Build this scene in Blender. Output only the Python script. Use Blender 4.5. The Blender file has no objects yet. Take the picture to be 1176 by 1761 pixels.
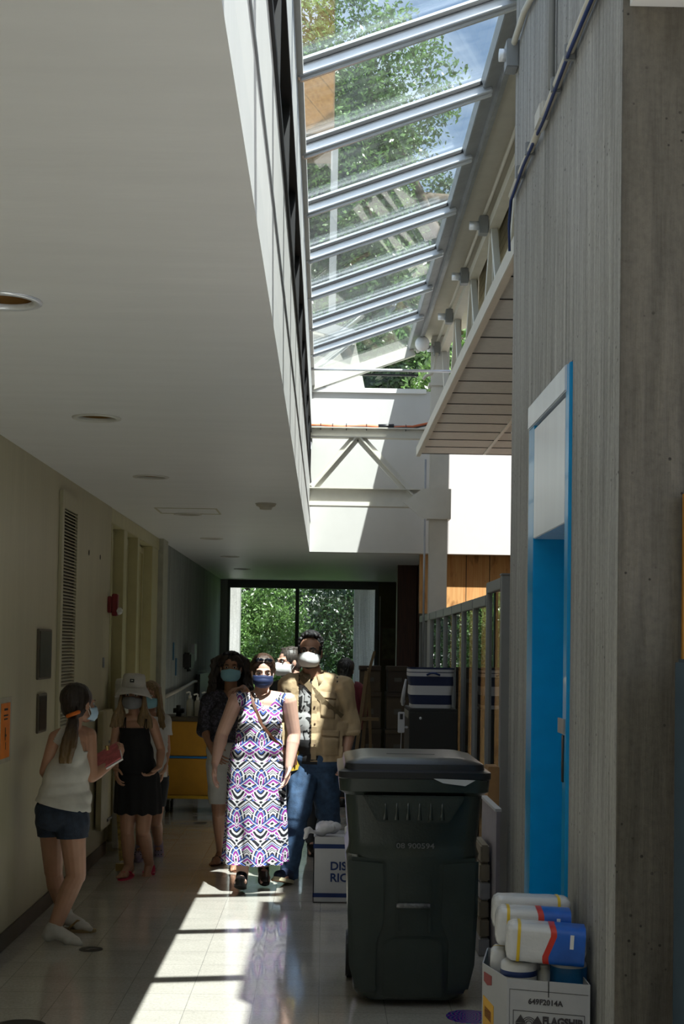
import bpy, bmesh, math, random
import numpy as np
from mathutils import Vector, Matrix, noise
from mathutils.bvhtree import BVHTree
random.seed(7); rng=np.random.default_rng(7)
S=bpy.context.scene; COL=S.collection
V=Vector; PI=math.pi
# ---------------------------------------------------------------- camera, sky, sun, exposure
CAMZ=1.66; FPX=2400.0; SHY=0.08175
CR=Matrix.Rotation(math.radians(-0.6828),3,'Z')@Matrix.Rotation(math.radians(92.1),3,'X')@Matrix.Rotation(math.radians(0.9),3,'Z')
cam=bpy.data.objects.new('camera',bpy.data.cameras.new('camera')); COL.objects.link(cam)
cam.matrix_world=Matrix.Translation((0,0,CAMZ))@CR.to_4x4()
cam.data.sensor_fit='VERTICAL'; cam.data.sensor_height=36; cam.data.lens=36*FPX/1761; cam.data.shift_y=SHY
cam.data.clip_start=.05; cam.data.clip_end=500
S.camera=cam
w=bpy.data.worlds.new('sky'); S.world=w; w.use_nodes=True; wn=w.node_tree.nodes; wl=w.node_tree.links
SUNEL=64; SUNDIR=V((-.228,.43,-1)).normalized()
sky=wn.new('ShaderNodeTexSky'); sky.sky_type='NISHITA'; sky.sun_disc=False; sky.sun_elevation=math.radians(SUNEL)
sky.sun_rotation=math.atan2(.228,-.43); sky.air_density=1.0; sky.dust_density=1.2
tc=wn.new('ShaderNodeTexCoord'); nz=wn.new('ShaderNodeTexNoise'); nz.inputs['Scale'].default_value=4.5; nz.inputs['Detail'].default_value=7
mpn=wn.new('ShaderNodeMapping'); mpn.inputs['Scale'].default_value=(1,1,2.6)
wl.new(tc.outputs['Generated'],mpn.inputs[0]); wl.new(mpn.outputs[0],nz.inputs['Vector'])
cr=wn.new('ShaderNodeValToRGB'); cr.color_ramp.elements[0].position=.44; cr.color_ramp.elements[1].position=.80
wl.new(nz.outputs[0],cr.inputs[0])
mxs=wn.new('ShaderNodeMixRGB'); wl.new(cr.outputs[0],mxs.inputs[0]); wl.new(sky.outputs[0],mxs.inputs[1]); mxs.inputs[2].default_value=(9,9.6,10.5,1)
bg=wn['Background']; wl.new(mxs.outputs[0],bg.inputs[0]); bg.inputs[1].default_value=.215
sun=bpy.data.objects.new('sun',bpy.data.lights.new('sun','SUN')); COL.objects.link(sun)
sun.rotation_euler=SUNDIR.to_track_quat('-Z','Y').to_euler(); sun.data.energy=14; sun.data.angle=math.radians(.53); sun.data.color=(1,.98,.95)
S.view_settings.view_transform='Standard'; S.view_settings.look='None'; S.view_settings.exposure=0.0; S.view_settings.gamma=1
S.view_settings.use_curve_mapping=False
# ---------------------------------------------------------------- helpers
def ray(px,py):
    return (CR@V(((px-588)/FPX,-(py-SHY*1761-880.5)/FPX,-1)))
def W(px,py,Y):
    d=ray(px,py); return V((0,0,CAMZ))+d*(Y/d.y)
def inv(px,py):                       # ray used for laying straps and flaps on a garment
    return V((0,0,CAMZ)),ray(px,py).normalized()
def tag(o,label=None,cat=None,group=None,kind=None):
    if label:o['label']=label
    if cat:o['category']=cat
    if group:o['group']=group
    if kind:o['kind']=kind
    return o
def thing(name,loc,label=None,cat=None,group=None,kind=None):
    o=bpy.data.objects.new(name,None); COL.objects.link(o); o.location=V(loc); o.empty_display_size=.1
    return tag(o,label,cat,group,kind)
def origin(o):
    v=V((0,0,0))
    while o: v+=o.location; o=o.parent
    return v
def link_mesh(name,me,mats,parent=None,loc=None,smooth=False):
    o=bpy.data.objects.new(name,me); COL.objects.link(o)
    for m in (mats if isinstance(mats,(list,tuple)) else [mats]): me.materials.append(m)
    if parent is not None:
        o.parent=parent; off=origin(parent)
    else: off=V(loc) if loc is not None else V((0,0,0))
    if off.length>0: me.transform(Matrix.Translation(-off))
    if parent is None: o.location=off
    if smooth:
        me.polygons.foreach_set('use_smooth',[True]*len(me.polygons))
    return o
class MB:
    def __init__(s): s.v=[];s.f=[];s.m=[];s.cm=0
    def add(s,vs,fs):
        b=len(s.v); s.v+= [tuple(v) for v in vs]; s.f+=[tuple(i+b for i in f) for f in fs]; s.m+=[s.cm]*len(fs); return s
    def box(s,x0,x1,y0,y1,z0,z1):
        x0,x1=min(x0,x1),max(x0,x1);y0,y1=min(y0,y1),max(y0,y1);z0,z1=min(z0,z1),max(z0,z1)
        return s.add([(x0,y0,z0),(x1,y0,z0),(x1,y1,z0),(x0,y1,z0),(x0,y0,z1),(x1,y0,z1),(x1,y1,z1),(x0,y1,z1)],
          [(0,3,2,1),(4,5,6,7),(0,1,5,4),(1,2,6,5),(2,3,7,6),(3,0,4,7)])
    def obox(s,c,sz,M=Matrix.Identity(3)):
        c=V(c);h=[k/2 for k in sz]
        vs=[c+M@V((a*h[0],b*h[1],d*h[2])) for d in(-1,1) for a,b in((-1,-1),(1,-1),(1,1),(-1,1))]
        return s.add(vs,[(0,3,2,1),(4,5,6,7),(0,1,5,4),(1,2,6,5),(2,3,7,6),(3,0,4,7)])
    def bar(s,a,b,wd,dp,up=(0,0,1)):
        a=V(a);b=V(b);d=(b-a);L=d.length;d.normalize();u=V(up);x=d.cross(u)
        if x.length<1e-4:x=d.cross(V((1,0,0)))
        x.normalize();z=x.cross(d).normalized()
        M=Matrix((x,d,z)).transposed()
        return s.obox((a+b)/2,(wd,L,dp),M)
    def prism(s,poly,z0,z1):
        n=len(poly);vs=[(p[0],p[1],z0) for p in poly]+[(p[0],p[1],z1) for p in poly]
        return s.add(vs,[tuple(range(n))[::-1],tuple(range(n,2*n))]+[(i,(i+1)%n,n+(i+1)%n,n+i) for i in range(n)])
    def loft(s,rings,cap=True,closed=True):
        n=len(rings[0]);b=[];f=[]
        for r in rings:b+=list(r)
        for k in range(len(rings)-1):
            for i in range(n if closed else n-1):
                j=(i+1)%n; f.append((k*n+i,k*n+j,(k+1)*n+j,(k+1)*n+i))
        if cap: f+= [tuple(range(n))[::-1],tuple(range((len(rings)-1)*n,len(rings)*n))]
        return s.add(b,f)
    def tube(s,pts,r,seg=10,cap=True):
        pts=[V(p) for p in pts];rs=r if isinstance(r,(list,tuple)) else [r]*len(pts);rings=[];px=None
        for i,p in enumerate(pts):
            d=(pts[min(i+1,len(pts)-1)]-pts[max(i-1,0)]).normalized()
            if px is None: px=d.orthogonal().normalized()
            px=(px-d*px.dot(d)).normalized(); py=d.cross(px)
            rings.append([p+(px*math.cos(t)+py*math.sin(t))*rs[i] for t in [2*PI*k/seg for k in range(seg)]])
        return s.loft(rings,cap)
    def lathe(s,prof,c=(0,0,0),seg=32,cap=False):
        c=V(c);return s.loft([[c+V((r*math.cos(t),r*math.sin(t),z)) for t in [2*PI*k/seg for k in range(seg)]] for r,z in prof],cap)
    def ell(s,c,r,M=Matrix.Identity(3),seg=16,rg=10):
        c=V(c);rings=[]
        for i in range(rg+1):
            a=-PI/2+PI*i/rg; rr=max(math.cos(a),.02)
            rings.append([c+M@V((r[0]*rr*math.cos(t),r[1]*rr*math.sin(t),r[2]*math.sin(a))) for t in [2*PI*k/seg for k in range(seg)]])
        return s.loft(rings,True)
    def cap(s,a,b,ra,rb,seg=12):
        a=V(a);b=V(b);d=b-a
        if d.length<1e-5:d=V((0,0,.001))
        d.normalize(); pts=[];rs=[]
        for k in (-85,-60,-30): t=math.radians(k);pts.append(a+d*ra*math.sin(t));rs.append(ra*math.cos(t))
        pts+= [a,b];rs+=[ra,rb]
        for k in (30,60,85): t=math.radians(k);pts.append(b+d*rb*math.sin(t));rs.append(rb*math.cos(t))
        return s.tube(pts,rs,seg)
    def mesh(s,name='m'):
        me=bpy.data.meshes.new(name);me.from_pydata(s.v,[],s.f);me.update();return me
    def build(s,name,mats,parent=None,loc=None,smooth=False,bevel=0,fix=True,auto=False,seg=2):
        me=s.mesh(name)
        me.polygons.foreach_set('material_index',s.m)
        bm=bmesh.new();bm.from_mesh(me)
        if fix: bmesh.ops.recalc_face_normals(bm,faces=bm.faces)
        if bevel:
            es=[e for e in bm.edges if len(e.link_faces)==2 and e.calc_face_angle(0)>.5]
            bmesh.ops.bevel(bm,geom=es,offset=bevel,segments=seg,affect='EDGES',clamp_overlap=True)
        bm.to_mesh(me);bm.free()
        o=link_mesh(name,me,mats,parent,loc,smooth or auto)
        if auto:
            sharp(me)
        return o
def sharp(me,ang=.6):
    bm=bmesh.new();bm.from_mesh(me)
    for f in bm.faces:f.smooth=True
    for e in bm.edges:
        if len(e.link_faces)==2 and e.calc_face_angle(0)>ang:e.smooth=False
    bm.to_mesh(me);bm.free()
def text_mesh(txt,size,off=0.0,ext=.0015):
    c=bpy.data.curves.new('t','FONT');c.body=txt;c.size=size;c.offset=off;c.extrude=ext;c.resolution_u=3
    c.align_x='CENTER';c.align_y='CENTER'
    o=bpy.data.objects.new('t',c);COL.objects.link(o);dg=bpy.context.evaluated_depsgraph_get()
    me=bpy.data.meshes.new_from_object(o.evaluated_get(dg));bpy.data.objects.remove(o);bpy.data.curves.remove(c);return me
def put_text(name,txt,size,pos,M,mat,parent,off=0,wd=None):
    me=text_mesh(txt,size,off)
    if wd:
        xs=[v.co.x for v in me.vertices];k=wd/(max(xs)-min(xs));me.transform(Matrix.Scale(k,4,(1,0,0)))
    me.transform(Matrix.Translation(pos)@M.to_4x4());return link_mesh(name,me,mat,parent)
FRONT=Matrix(((1,0,0),(0,0,-1),(0,1,0)))     # text facing -Y
# ---------------------------------------------------------------- materials
class NT:
    def __init__(s,m): s.t=m.node_tree;s.n=s.t.nodes;s.l=s.t.links
    def new(s,k,**kw):
        n=s.n.new(k)
        for a,b in kw.items(): setattr(n,a,b)
        return n
    def m(s,op,a,b=None,c=None):
        n=s.new('ShaderNodeMath',operation=op)
        for i,x in enumerate((a,b,c)):
            if x is None:continue
            if isinstance(x,(int,float)):n.inputs[i].default_value=x
            else:s.l.new(x,n.inputs[i])
        return n.outputs[0]
    def coord(s,scale=(1,1,1),kind='Object'):
        t=s.new('ShaderNodeTexCoord');mp=s.new('ShaderNodeMapping');mp.inputs['Scale'].default_value=scale
        s.l.new(t.outputs[kind],mp.inputs[0]);return mp.outputs[0]
    def noise(s,vec,scale,detail=4,rough=.55,dist=0):
        n=s.new('ShaderNodeTexNoise');n.inputs['Scale'].default_value=scale;n.inputs['Detail'].default_value=detail
        n.inputs['Roughness'].default_value=rough;n.inputs['Distortion'].default_value=dist;s.l.new(vec,n.inputs['Vector']);return n.outputs[0]
    def ramp(s,fac,stops,interp='LINEAR'):
        n=s.new('ShaderNodeValToRGB');n.color_ramp.interpolation=interp;e=n.color_ramp.elements
        while len(e)<len(stops):e.new(.5)
        for i,(p,c) in enumerate(stops):
            e[i].position=p;e[i].color=(c[0],c[1],c[2],1) if isinstance(c,(list,tuple)) else (c,c,c,1)
        s.l.new(fac,n.inputs[0]);return n.outputs[0]
    def mix(s,f,a,b,typ='MIX'):
        n=s.new('ShaderNodeMixRGB',blend_type=typ)
        for i,x in enumerate((f,a,b)):
            if isinstance(x,(int,float)):n.inputs[i].default_value=x if i==0 else (x,x,x,1)
            elif isinstance(x,(tuple,list)):n.inputs[i].default_value=(x[0],x[1],x[2],1)
            else:s.l.new(x,n.inputs[i])
        return n.outputs[0]
    def bump(s,h,strength,dist):
        n=s.new('ShaderNodeBump');n.inputs['Strength'].default_value=strength;n.inputs['Distance'].default_value=dist
        s.l.new(h,n.inputs['Height']);return n.outputs[0]
    def p(s): return s.n['Principled BSDF']
def mk(name):
    m=bpy.data.materials.new(name);m.use_nodes=True;return m,NT(m)
MC={}
def mat(name,col,rough=.6,metal=0,var=.12,scale=9,bump=.0,bscale=60,spec=None,stretch=(1,1,1),sss=0,coat=0):
    if name in MC:return MC[name]
    m,t=mk(name);p=t.p();v=t.coord(stretch)
    n=t.noise(v,scale)
    c0=[max(0,x*(1-var)) for x in col];c1=[min(1,x*(1+var)) for x in col]
    t.l.new(t.ramp(n,[(.3,c0),(.7,c1)]),p.inputs['Base Color'])
    p.inputs['Roughness'].default_value=rough;p.inputs['Metallic'].default_value=metal
    if spec is not None:p.inputs['Specular IOR Level'].default_value=spec
    if coat:p.inputs['Coat Weight'].default_value=coat
    if sss:
        p.inputs['Subsurface Weight'].default_value=sss;p.inputs['Subsurface Radius'].default_value=(.02,.008,.004);p.inputs['Subsurface Scale'].default_value=.6
    if bump:t.l.new(t.bump(t.noise(v,bscale,3),.6,bump),p.inputs['Normal'])
    MC[name]=m;return m
def glass_mat(name,tint=(1,1,1),f0=.045,rough=0.0,dirt=0.0):
    m,t=mk(name);t.n.remove(t.p())
    lw=t.new('ShaderNodeLayerWeight');lw.inputs[0].default_value=.5
    f=t.m('ADD',t.m('MULTIPLY',t.m('POWER',lw.outputs['Facing'],5.0),1-f0),f0)
    tr=t.new('ShaderNodeBsdfTransparent');tr.inputs[0].default_value=(*tint,1)
    gl=t.new('ShaderNodeBsdfGlossy');gl.inputs['Roughness'].default_value=rough
    mx=t.new('ShaderNodeMixShader');t.l.new(f,mx.inputs[0]);t.l.new(tr.outputs[0],mx.inputs[1]);t.l.new(gl.outputs[0],mx.inputs[2])
    out=mx.outputs[0]
    if dirt:
        df=t.new('ShaderNodeBsdfTranslucent');df.inputs[0].default_value=(.8,.85,.85,1)
        nn=t.noise(t.coord((1,9,1)),3,5);fa=t.m('MULTIPLY',t.ramp(nn,[(.35,0),(.8,1)]),dirt)
        m2=t.new('ShaderNodeMixShader');t.l.new(fa,m2.inputs[0]);t.l.new(out,m2.inputs[1]);t.l.new(df.outputs[0],m2.inputs[2]);out=m2.outputs[0]
    t.l.new(out,t.n['Material Output'].inputs[0]);return m
def concrete(name,base,streak=(14,14,.55),dark=.55,bump=.006):
    m,t=mk(name);p=t.p();v=t.coord(streak);v1=t.coord((1,1,1));v2=t.coord((9,9,.25))
    a=t.noise(v,3,6,.65,.3);b=t.noise(v2,1.6,3,.5);c=t.noise(v1,45,4,.7);d=t.noise(v1,1.3,3)
    col=t.ramp(a,[(.28,[x*dark for x in base]),(.5,[x*.92 for x in base]),(.75,[min(1,x*1.22) for x in base])])
    col=t.mix(.55,col,t.ramp(b,[(.35,.62),(.65,1.1)]),'MULTIPLY')
    col=t.mix(.5,col,t.ramp(c,[(.3,.6),(.6,1.05)]),'MULTIPLY')
    col=t.mix(.5,col,t.ramp(d,[(.3,(.8,.78,.72)),(.7,(1.05,1.05,1.08))]),'MULTIPLY')
    vo=t.new('ShaderNodeTexVoronoi');vo.inputs['Scale'].default_value=26;t.l.new(v1,vo.inputs['Vector'])
    pit=t.ramp(vo.outputs['Distance'],[(.10,.2),(.16,1)])
    sel=t.ramp(t.noise(v1,7,2),[(.52,0),(.6,1)])
    col=t.mix(sel,col,t.mix(1,col,pit,'MULTIPLY'))
    t.l.new(col,p.inputs['Base Color']);p.inputs['Roughness'].default_value=.9
    h=t.m('ADD',t.m('MULTIPLY',a,.7),t.m('ADD',b,t.m('MULTIPLY',c,.15)))
    t.l.new(t.bump(h,.9,bump*3),p.inputs['Normal']);return m
M_ceil=mat('ceiling_paint',(.76,.755,.74),.42,var=.03,scale=3,bump=.004,bscale=5,stretch=(.6,3,1))
M_lwall=mat('cream_wall_paint',(.47,.43,.29),.45,var=.05,scale=2,bump=.003,bscale=8,stretch=(1,3,.35))
M_frame=mat('cream_gloss_trim',(.50,.45,.25),.35,var=.06)
M_doorp=mat('old_cream_door_paint',(.40,.355,.17),.4,var=.1)
M_white=mat('white_paint',(.80,.79,.76),.5,var=.02)
M_well=mat('well_panel_white',(.80,.79,.77),.45,var=.03,scale=4)
M_beige=mat('beige_panel',(.36,.33,.26),.6)
M_dark=mat('dark_gap',(.03,.03,.028),.7)
M_alu=mat('brushed_aluminium',(.80,.82,.86),.30,metal=.45,var=.06,scale=6,stretch=(1,20,1))
M_alud=mat('aluminium_dull_grey',(.30,.31,.32),.45,metal=.3)
M_gasket=mat('black_gasket',(.02,.02,.022),.6)
M_beam=mat('cream_steel_paint',(.56,.52,.43),.5,var=.05)
M_truss=mat('offwhite_steel_paint',(.58,.56,.50),.5,var=.04)
M_soff=mat('soffit_tile',(.66,.64,.61),.75,var=.06,scale=20)
M_conc=concrete('board_formed_concrete',(.43,.42,.40))
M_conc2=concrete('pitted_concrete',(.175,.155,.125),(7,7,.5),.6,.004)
M_bwall=concrete('whitewashed_concrete',(.37,.40,.38),(9,9,.35),.6,.004)
M_blue=mat('blue_gloss_enamel',(.0,.31,.66),.3,var=.05,coat=.3)
M_bluew=mat('blue_metal_sky_glare',(.60,.66,.74),.22,metal=.15,var=.06,scale=1.5,stretch=(4,4,.5))  # whitish tone stands for sky glare on the blue transom and head
M_base=mat('dark_rubber_base',(.09,.075,.055),.5)
M_black=mat('black_plastic',(.012,.012,.013),.4)
M_grey=mat('grey_metal_frame',(.27,.275,.275),.42,metal=.25,var=.05)
M_greyd=mat('dark_grey_stop',(.08,.085,.09),.45)
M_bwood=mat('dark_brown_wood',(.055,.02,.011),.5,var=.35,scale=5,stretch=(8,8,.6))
M_wbox=mat('white_cardboard',(.52,.52,.53),.7,var=.04)
M_endw=mat('end_wall_paint',(.56,.55,.53),.6,var=.015)
M_navy=mat('navy_print',(.01,.03,.13),.6)
def floor_mat():
    m,t=mk('waxed_vinyl_tile');p=t.p();v=t.coord()
    br=t.new('ShaderNodeTexBrick');br.offset=0;br.inputs['Scale'].default_value=1;br.inputs['Brick Width'].default_value=.305;br.inputs['Row Height'].default_value=.305
    br.inputs['Mortar Size'].default_value=.0018;br.inputs['Color1'].default_value=(.53,.50,.45,1);br.inputs['Color2'].default_value=(.50,.47,.42,1);br.inputs['Mortar'].default_value=(.30,.285,.26,1)
    t.l.new(v,br.inputs['Vector'])
    sp=t.ramp(t.noise(t.coord((1,.7,1)),70,4,.8),[(.35,.72),(.6,1.08)])
    sc=t.ramp(t.noise(t.coord((1,2.5,1)),2.2,5),[(.3,.85),(.7,1.05)])
    col=t.mix(.6,br.outputs[0],sp,'MULTIPLY');col=t.mix(.7,col,sc,'MULTIPLY')
    t.l.new(col,p.inputs['Base Color'])
    r=t.ramp(t.noise(t.coord((1,3,1)),3,6),[(.3,.07),(.75,.19)]);t.l.new(r,p.inputs['Roughness'])
    p.inputs['Specular IOR Level'].default_value=.6;p.inputs['Coat Weight'].default_value=.35;p.inputs['Coat Roughness'].default_value=.05
    h=t.m('ADD',t.noise(t.coord((1,1,1)),6,2),t.m('MULTIPLY',br.outputs['Fac'],-.25))
    t.l.new(t.bump(h,.25,.004),p.inputs['Normal']);return m
M_floor=floor_mat()
def plank_mat(name,c1,c2,pw=.27,rough=.55):
    m,t=mk(name);p=t.p();v=t.coord((1,1,1))
    sx=t.new('ShaderNodeSeparateXYZ');t.l.new(v,sx.inputs[0])
    fr=t.m('FRACT',t.m('DIVIDE',sx.outputs[0],pw));idx=t.m('FLOOR',t.m('DIVIDE',sx.outputs[0],pw))
    wn_=t.new('ShaderNodeTexWhiteNoise',noise_dimensions='1D');t.l.new(idx,wn_.inputs['W'])
    g=t.noise(t.coord((12,12,.5)),2.5,5,.6,.6)
    kn=t.noise(t.coord((5,5,1.6)),2.2,3)
    col=t.ramp(g,[(.3,c2),(.65,c1)]);col=t.mix(.5,col,t.ramp(wn_.outputs[0],[(0,.75),(1,1.1)]),'MULTIPLY')
    col=t.mix(t.ramp(kn,[(.6,0),(.72,.8)]),col,[x*.5 for x in c2])
    gap=t.m('GREATER_THAN',t.m('ABSOLUTE',t.m('SUBTRACT',fr,.5)),.482)
    col=t.mix(gap,col,(.03,.015,.008));t.l.new(col,p.inputs['Base Color']);p.inputs['Roughness'].default_value=rough
    t.l.new(t.bump(t.m('SUBTRACT',g,gap),.5,.004),p.inputs['Normal']);return m
M_wood=plank_mat('orange_stained_planks',(.58,.34,.13),(.44,.20,.06))
def brick_mat():
    m,t=mk('cream_painted_block');p=t.p()
    r=t.new('ShaderNodeVectorRotate');v=t.coord((1,1,1))
    sx=t.new('ShaderNodeSeparateXYZ');t.l.new(v,sx.inputs[0]);cx=t.new('ShaderNodeCombineXYZ')
    t.l.new(sx.outputs[1],cx.inputs[0]);t.l.new(sx.outputs[2],cx.inputs[1])
    br=t.new('ShaderNodeTexBrick');br.inputs['Scale'].default_value=1;br.inputs['Brick Width'].default_value=.2;br.inputs['Row Height'].default_value=.075
    br.inputs['Mortar Size'].default_value=.006;br.inputs['Color1'].default_value=(.42,.36,.22,1);br.inputs['Color2'].default_value=(.36,.31,.19,1);br.inputs['Mortar'].default_value=(.22,.19,.12,1)
    t.l.new(cx.outputs[0],br.inputs['Vector']);t.l.new(br.outputs[0],p.inputs['Base Color']);p.inputs['Roughness'].default_value=.7;return m
M_brick=brick_mat()
G_sky=glass_mat('skylight_glass',(.93,.97,.96),.05,0,.03)
G_part=glass_mat('partition_glass',(.60,.63,.64),.11)
G_win=glass_mat('window_glass',(.93,.96,.95),.03)
# ---------------------------------------------------------------- structure
def wallbox(name,b,m,**k):
    o=MB().box(*b).build(name,m,**k);tag(o,kind='structure');return o
wallbox('floor',(-2.2,6.0,-4,24.2,-.12,0),M_floor)
XL=-1.71;ZC=2.74;YE=15.9;XW=-.19
# left ceiling with the cut-outs for the recessed lamps
def boolean_cut(me,cutters):
    o=bpy.data.objects.new('t',me);COL.objects.link(o);rm=[o]
    cb=MB()
    for c in cutters:cb.lathe([(.001,c[3]),(c[2],c[3]),(c[2],c[4]),(.001,c[4])],(c[0],c[1],0),24,True)
    cm=cb.mesh();b=bmesh.new();b.from_mesh(cm);bmesh.ops.recalc_face_normals(b,faces=b.faces);b.to_mesh(cm);b.free()
    c=bpy.data.objects.new('c',cm);COL.objects.link(c)
    md=o.modifiers.new('b','BOOLEAN');md.object=c;md.operation='DIFFERENCE';md.solver='EXACT'
    dg=bpy.context.evaluated_depsgraph_get();r=bpy.data.meshes.new_from_object(o.evaluated_get(dg))
    bpy.data.objects.remove(o);bpy.data.objects.remove(c);return r
LAMPS=[(-1.12,4.35+2.47*k) for k in range(-1,7)]
LAMPS=[(-1.03,4.4),(-1.11,6.67),(-1.14,9.01),(-1.15,11.55),(-1.165,14.16),(-1.17,17.0),(-1.18,19.7)]
cm=MB().box(-1.9,XW,-4,23.1,ZC,ZC+.14).mesh()
b=bmesh.new();b.from_mesh(cm);bmesh.ops.recalc_face_normals(b,faces=b.faces);b.to_mesh(cm);b.free()
cm=boolean_cut(cm,[(x,y,.092,ZC-.05,ZC+.12) for x,y in LAMPS])
tag(link_mesh('ceiling',cm,M_ceil),kind='structure')
wallbox('ceiling_far',(XW,1.2,YE+.16,23.1,ZC,ZC+.14),M_ceil)
# left wall: near part, recessed doors, far part
wallbox('wall_left',(XL-.15,XL,-4,11.1,0,3.0),M_lwall)
wallbox('wall_left_recess',(XL-.35,XL-.14,11.1,14.3,0,3.0),M_lwall)
wallbox('wall_left_far',(XL-.2,XL-.01,14.72,23.1,0,3.0),M_bwall)
m=MB();m.box(XL-.14,XL,11.1,14.35,2.62,2.74);
for y0,y1 in((11.1,11.16),(11.78,11.98),(12.64,12.78),(13.72,14.2)):m.box(XL-.14,XL+.004,y0,y1,0,2.62)
tag(m.build('trim_1',M_frame,bevel=.004),kind='structure')
m=MB();m.box(XL-.2,XL+.045,14.3,14.72,0,2.74);tag(m.build('trim_2',mat('column_grey_cream',(.42,.41,.33),.5)),kind='structure')
tag(MB().box(XL-.01,XL+.012,14.72,14.8,.9,2.74).build('trim_3',mat('ochre_edge_wood',(.32,.20,.06),.5)),kind='structure')
for i,(y0,y1) in enumerate(((11.16,11.78),(11.98,12.64),(12.78,13.72))):
    d=thing('door_%d'%(i+2),(XL-.11,(y0+y1)/2,0),kind='structure')
    m=MB();m.box(XL-.14,XL-.095,y0+.004,y1-.004,0.01,2.61);m.build('leaf',M_doorp,d,bevel=.003)
    m=MB();m.box(XL-.095,XL-.08,y0+.01,y0+.06,.02,2.6).box(XL-.095,XL-.08,y1-.06,y1-.01,.02,2.6).box(XL-.095,XL-.08,y0+.06,y1-.06,2.54,2.6);m.build('stop_moulding',M_frame,d,bevel=.003)
tag(MB().box(XL,XL+.012,-4,11.1,0,.10).build('baseboard_left',M_base,bevel=.003),kind='structure')
tag(MB().box(XL-.01,XL+.006,14.8,23,0,.10).build('baseboard_far_left',M_base),kind='structure')
wallbox('wall_back',(-2,6,-4.1,-4,0,5.8),M_lwall)
# skylight well, left wall with a band of recessed blinds
m=MB();m.box(XW-.25,XW,-4,YE,ZC+.14,3.5).box(XW-.25,XW,-4,YE,4.02,4.72).box(XW-.25,XW-.07,-4,YE,3.5,4.02)
tag(m.build('wall_well_left',M_well),kind='structure')
m=MB()
m.box(XW-.002,XW+.006,-4,YE,3.08,3.094)
tag(m.build('trim_4',M_alud),kind='structure')
m=MB();m.box(XW-.06,XW+.012,-4,YE,3.49,3.52).box(XW-.06,XW+.012,-4,YE,4.0,4.03)
for k in range(18): y=-3.4+1.17*k;m.box(XW-.07,XW+.002,y,y+.05,3.52,4.0)
tag(m.build('trim_5',M_gasket),kind='structure')
for k in range(17):
    y=-3.4+1.17*k
    o=MB().box(XW-.068,XW-.04,y+.07,y+1.15,3.53,3.99).build('wall_well_panel',M_beige);tag(o,kind='structure')
tag(MB().box(XW,XW+.03,-4,YE-.02,4.64,4.70).build('trim_6',M_white),kind='structure')
# end wall of the well and the wood panelling below it
wallbox('wall_well_end',(XW,4.2,YE,YE+.16,ZC,4.60),M_endw)
wallbox('trim_7',(XW,1.12,YE-.03,YE+.2,4.57,4.625),M_white,bevel=.004)
wallbox('wall_wood',(1.205,4.2,YE+.16,YE+.3,0,ZC),M_wood)
wallbox('wall_wood_header',(1.085,1.205,YE+.16,YE+.3,2.06,ZC),M_wood)
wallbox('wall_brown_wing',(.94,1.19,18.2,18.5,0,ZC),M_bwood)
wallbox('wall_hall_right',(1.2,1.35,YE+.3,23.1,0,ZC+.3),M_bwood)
wallbox('wall_right_room',(4.2,4.35,6.8,YE+.3,0,5.3),M_brick)
wallbox('wall_right_room_near',(1.9,4.35,6.7,6.85,0,5.3),M_conc)
# far wall with the big window
olive=mat('dark_olive_wall',(.10,.085,.035),.7)
wallbox('wall_far_left',(-2.0,-1.61,23.0,23.2,0,ZC+.3),M_grey)
wallbox('wall_far_right',(.875,1.3,23.0,23.2,0,ZC+.3),olive)
wallbox('wall_far_top',(-1.61,.875,23.0,23.2,2.66,ZC+.3),M_greyd)
wallbox('wall_far_sill',(-1.61,.875,23.0,23.2,0,.86),M_grey)
win=thing('window_1',(-.37,23.05,.86),kind='structure')
m=MB();m.box(-1.61,-1.57,22.97,23.1,.86,2.66).box(.82,.875,22.97,23.1,.86,2.66).box(-1.57,.82,22.97,23.1,.86,.92).box(-1.57,.82,22.97,23.1,2.61,2.66)
m.build('frame',M_greyd,win,bevel=.004)
MB().box(-.49,-.43,22.97,23.1,.92,2.61).build('mullion',M_greyd,win,bevel=.004)
MB().box(-1.57,-.49,23.03,23.045,.92,2.61).build('pane',G_win,win)
MB().box(-.43,.82,23.03,23.045,.92,2.61).build('pane',G_win,win)
# concrete pier with the blue doorway, pieced around the opening
XP=.89;PY0,PY1=4.24,6.72;OY0,OY1=5.13,5.90
m=MB()
m.box(XP,2.6,PY0,5.05,0,5.6).box(XP,2.6,6.06,PY1,0,5.6).box(XP,2.6,5.05,6.06,2.72,5.6)
tag(m.build('wall_right_pier',M_conc),kind='structure')
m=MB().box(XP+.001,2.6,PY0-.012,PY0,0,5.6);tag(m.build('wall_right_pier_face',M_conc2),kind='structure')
tag(MB().box(.91,2.6,PY0-.3,PY0-.014,3.65,3.70).build('trim_8',M_well),kind='structure')
d=thing('door_1',(XP,5.5,0),kind='structure')
m=MB();m.box(XP-.012,XP+.25,5.052,OY0,0,2.715).box(XP-.012,XP+.25,OY1,6.058,0,2.715);m.build('door_frame',M_blue,d,bevel=.003)
m=MB();m.box(XP-.012,XP+.25,OY0,OY1,2.13,2.6);m.build('transom_panel',M_bluew,d,bevel=.003)
m=MB();m.box(XP-.02,XP+.25,OY0-.03,OY1+.14,2.615,2.715);m.build('door_head',M_bluew,d,bevel=.004)
MB().box(XP+.2,XP+.245,OY0,OY1,.005,2.13).build('leaf',M_blue,d)
MB().box(XP-.018,XP-.012,5.07,5.2,1.355,1.41).build('strike_plate',M_alud,d)
MB().box(XP-.016,XP-.012,5.09,5.125,1.18,1.35).build('latch_slot',M_black,d)
o=MB().box(1.08,1.6,4.195,4.215,0,2.14).build('door_5',mat('orange_door',(.45,.20,.02),.5));tag(o,kind='structure')
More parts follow.
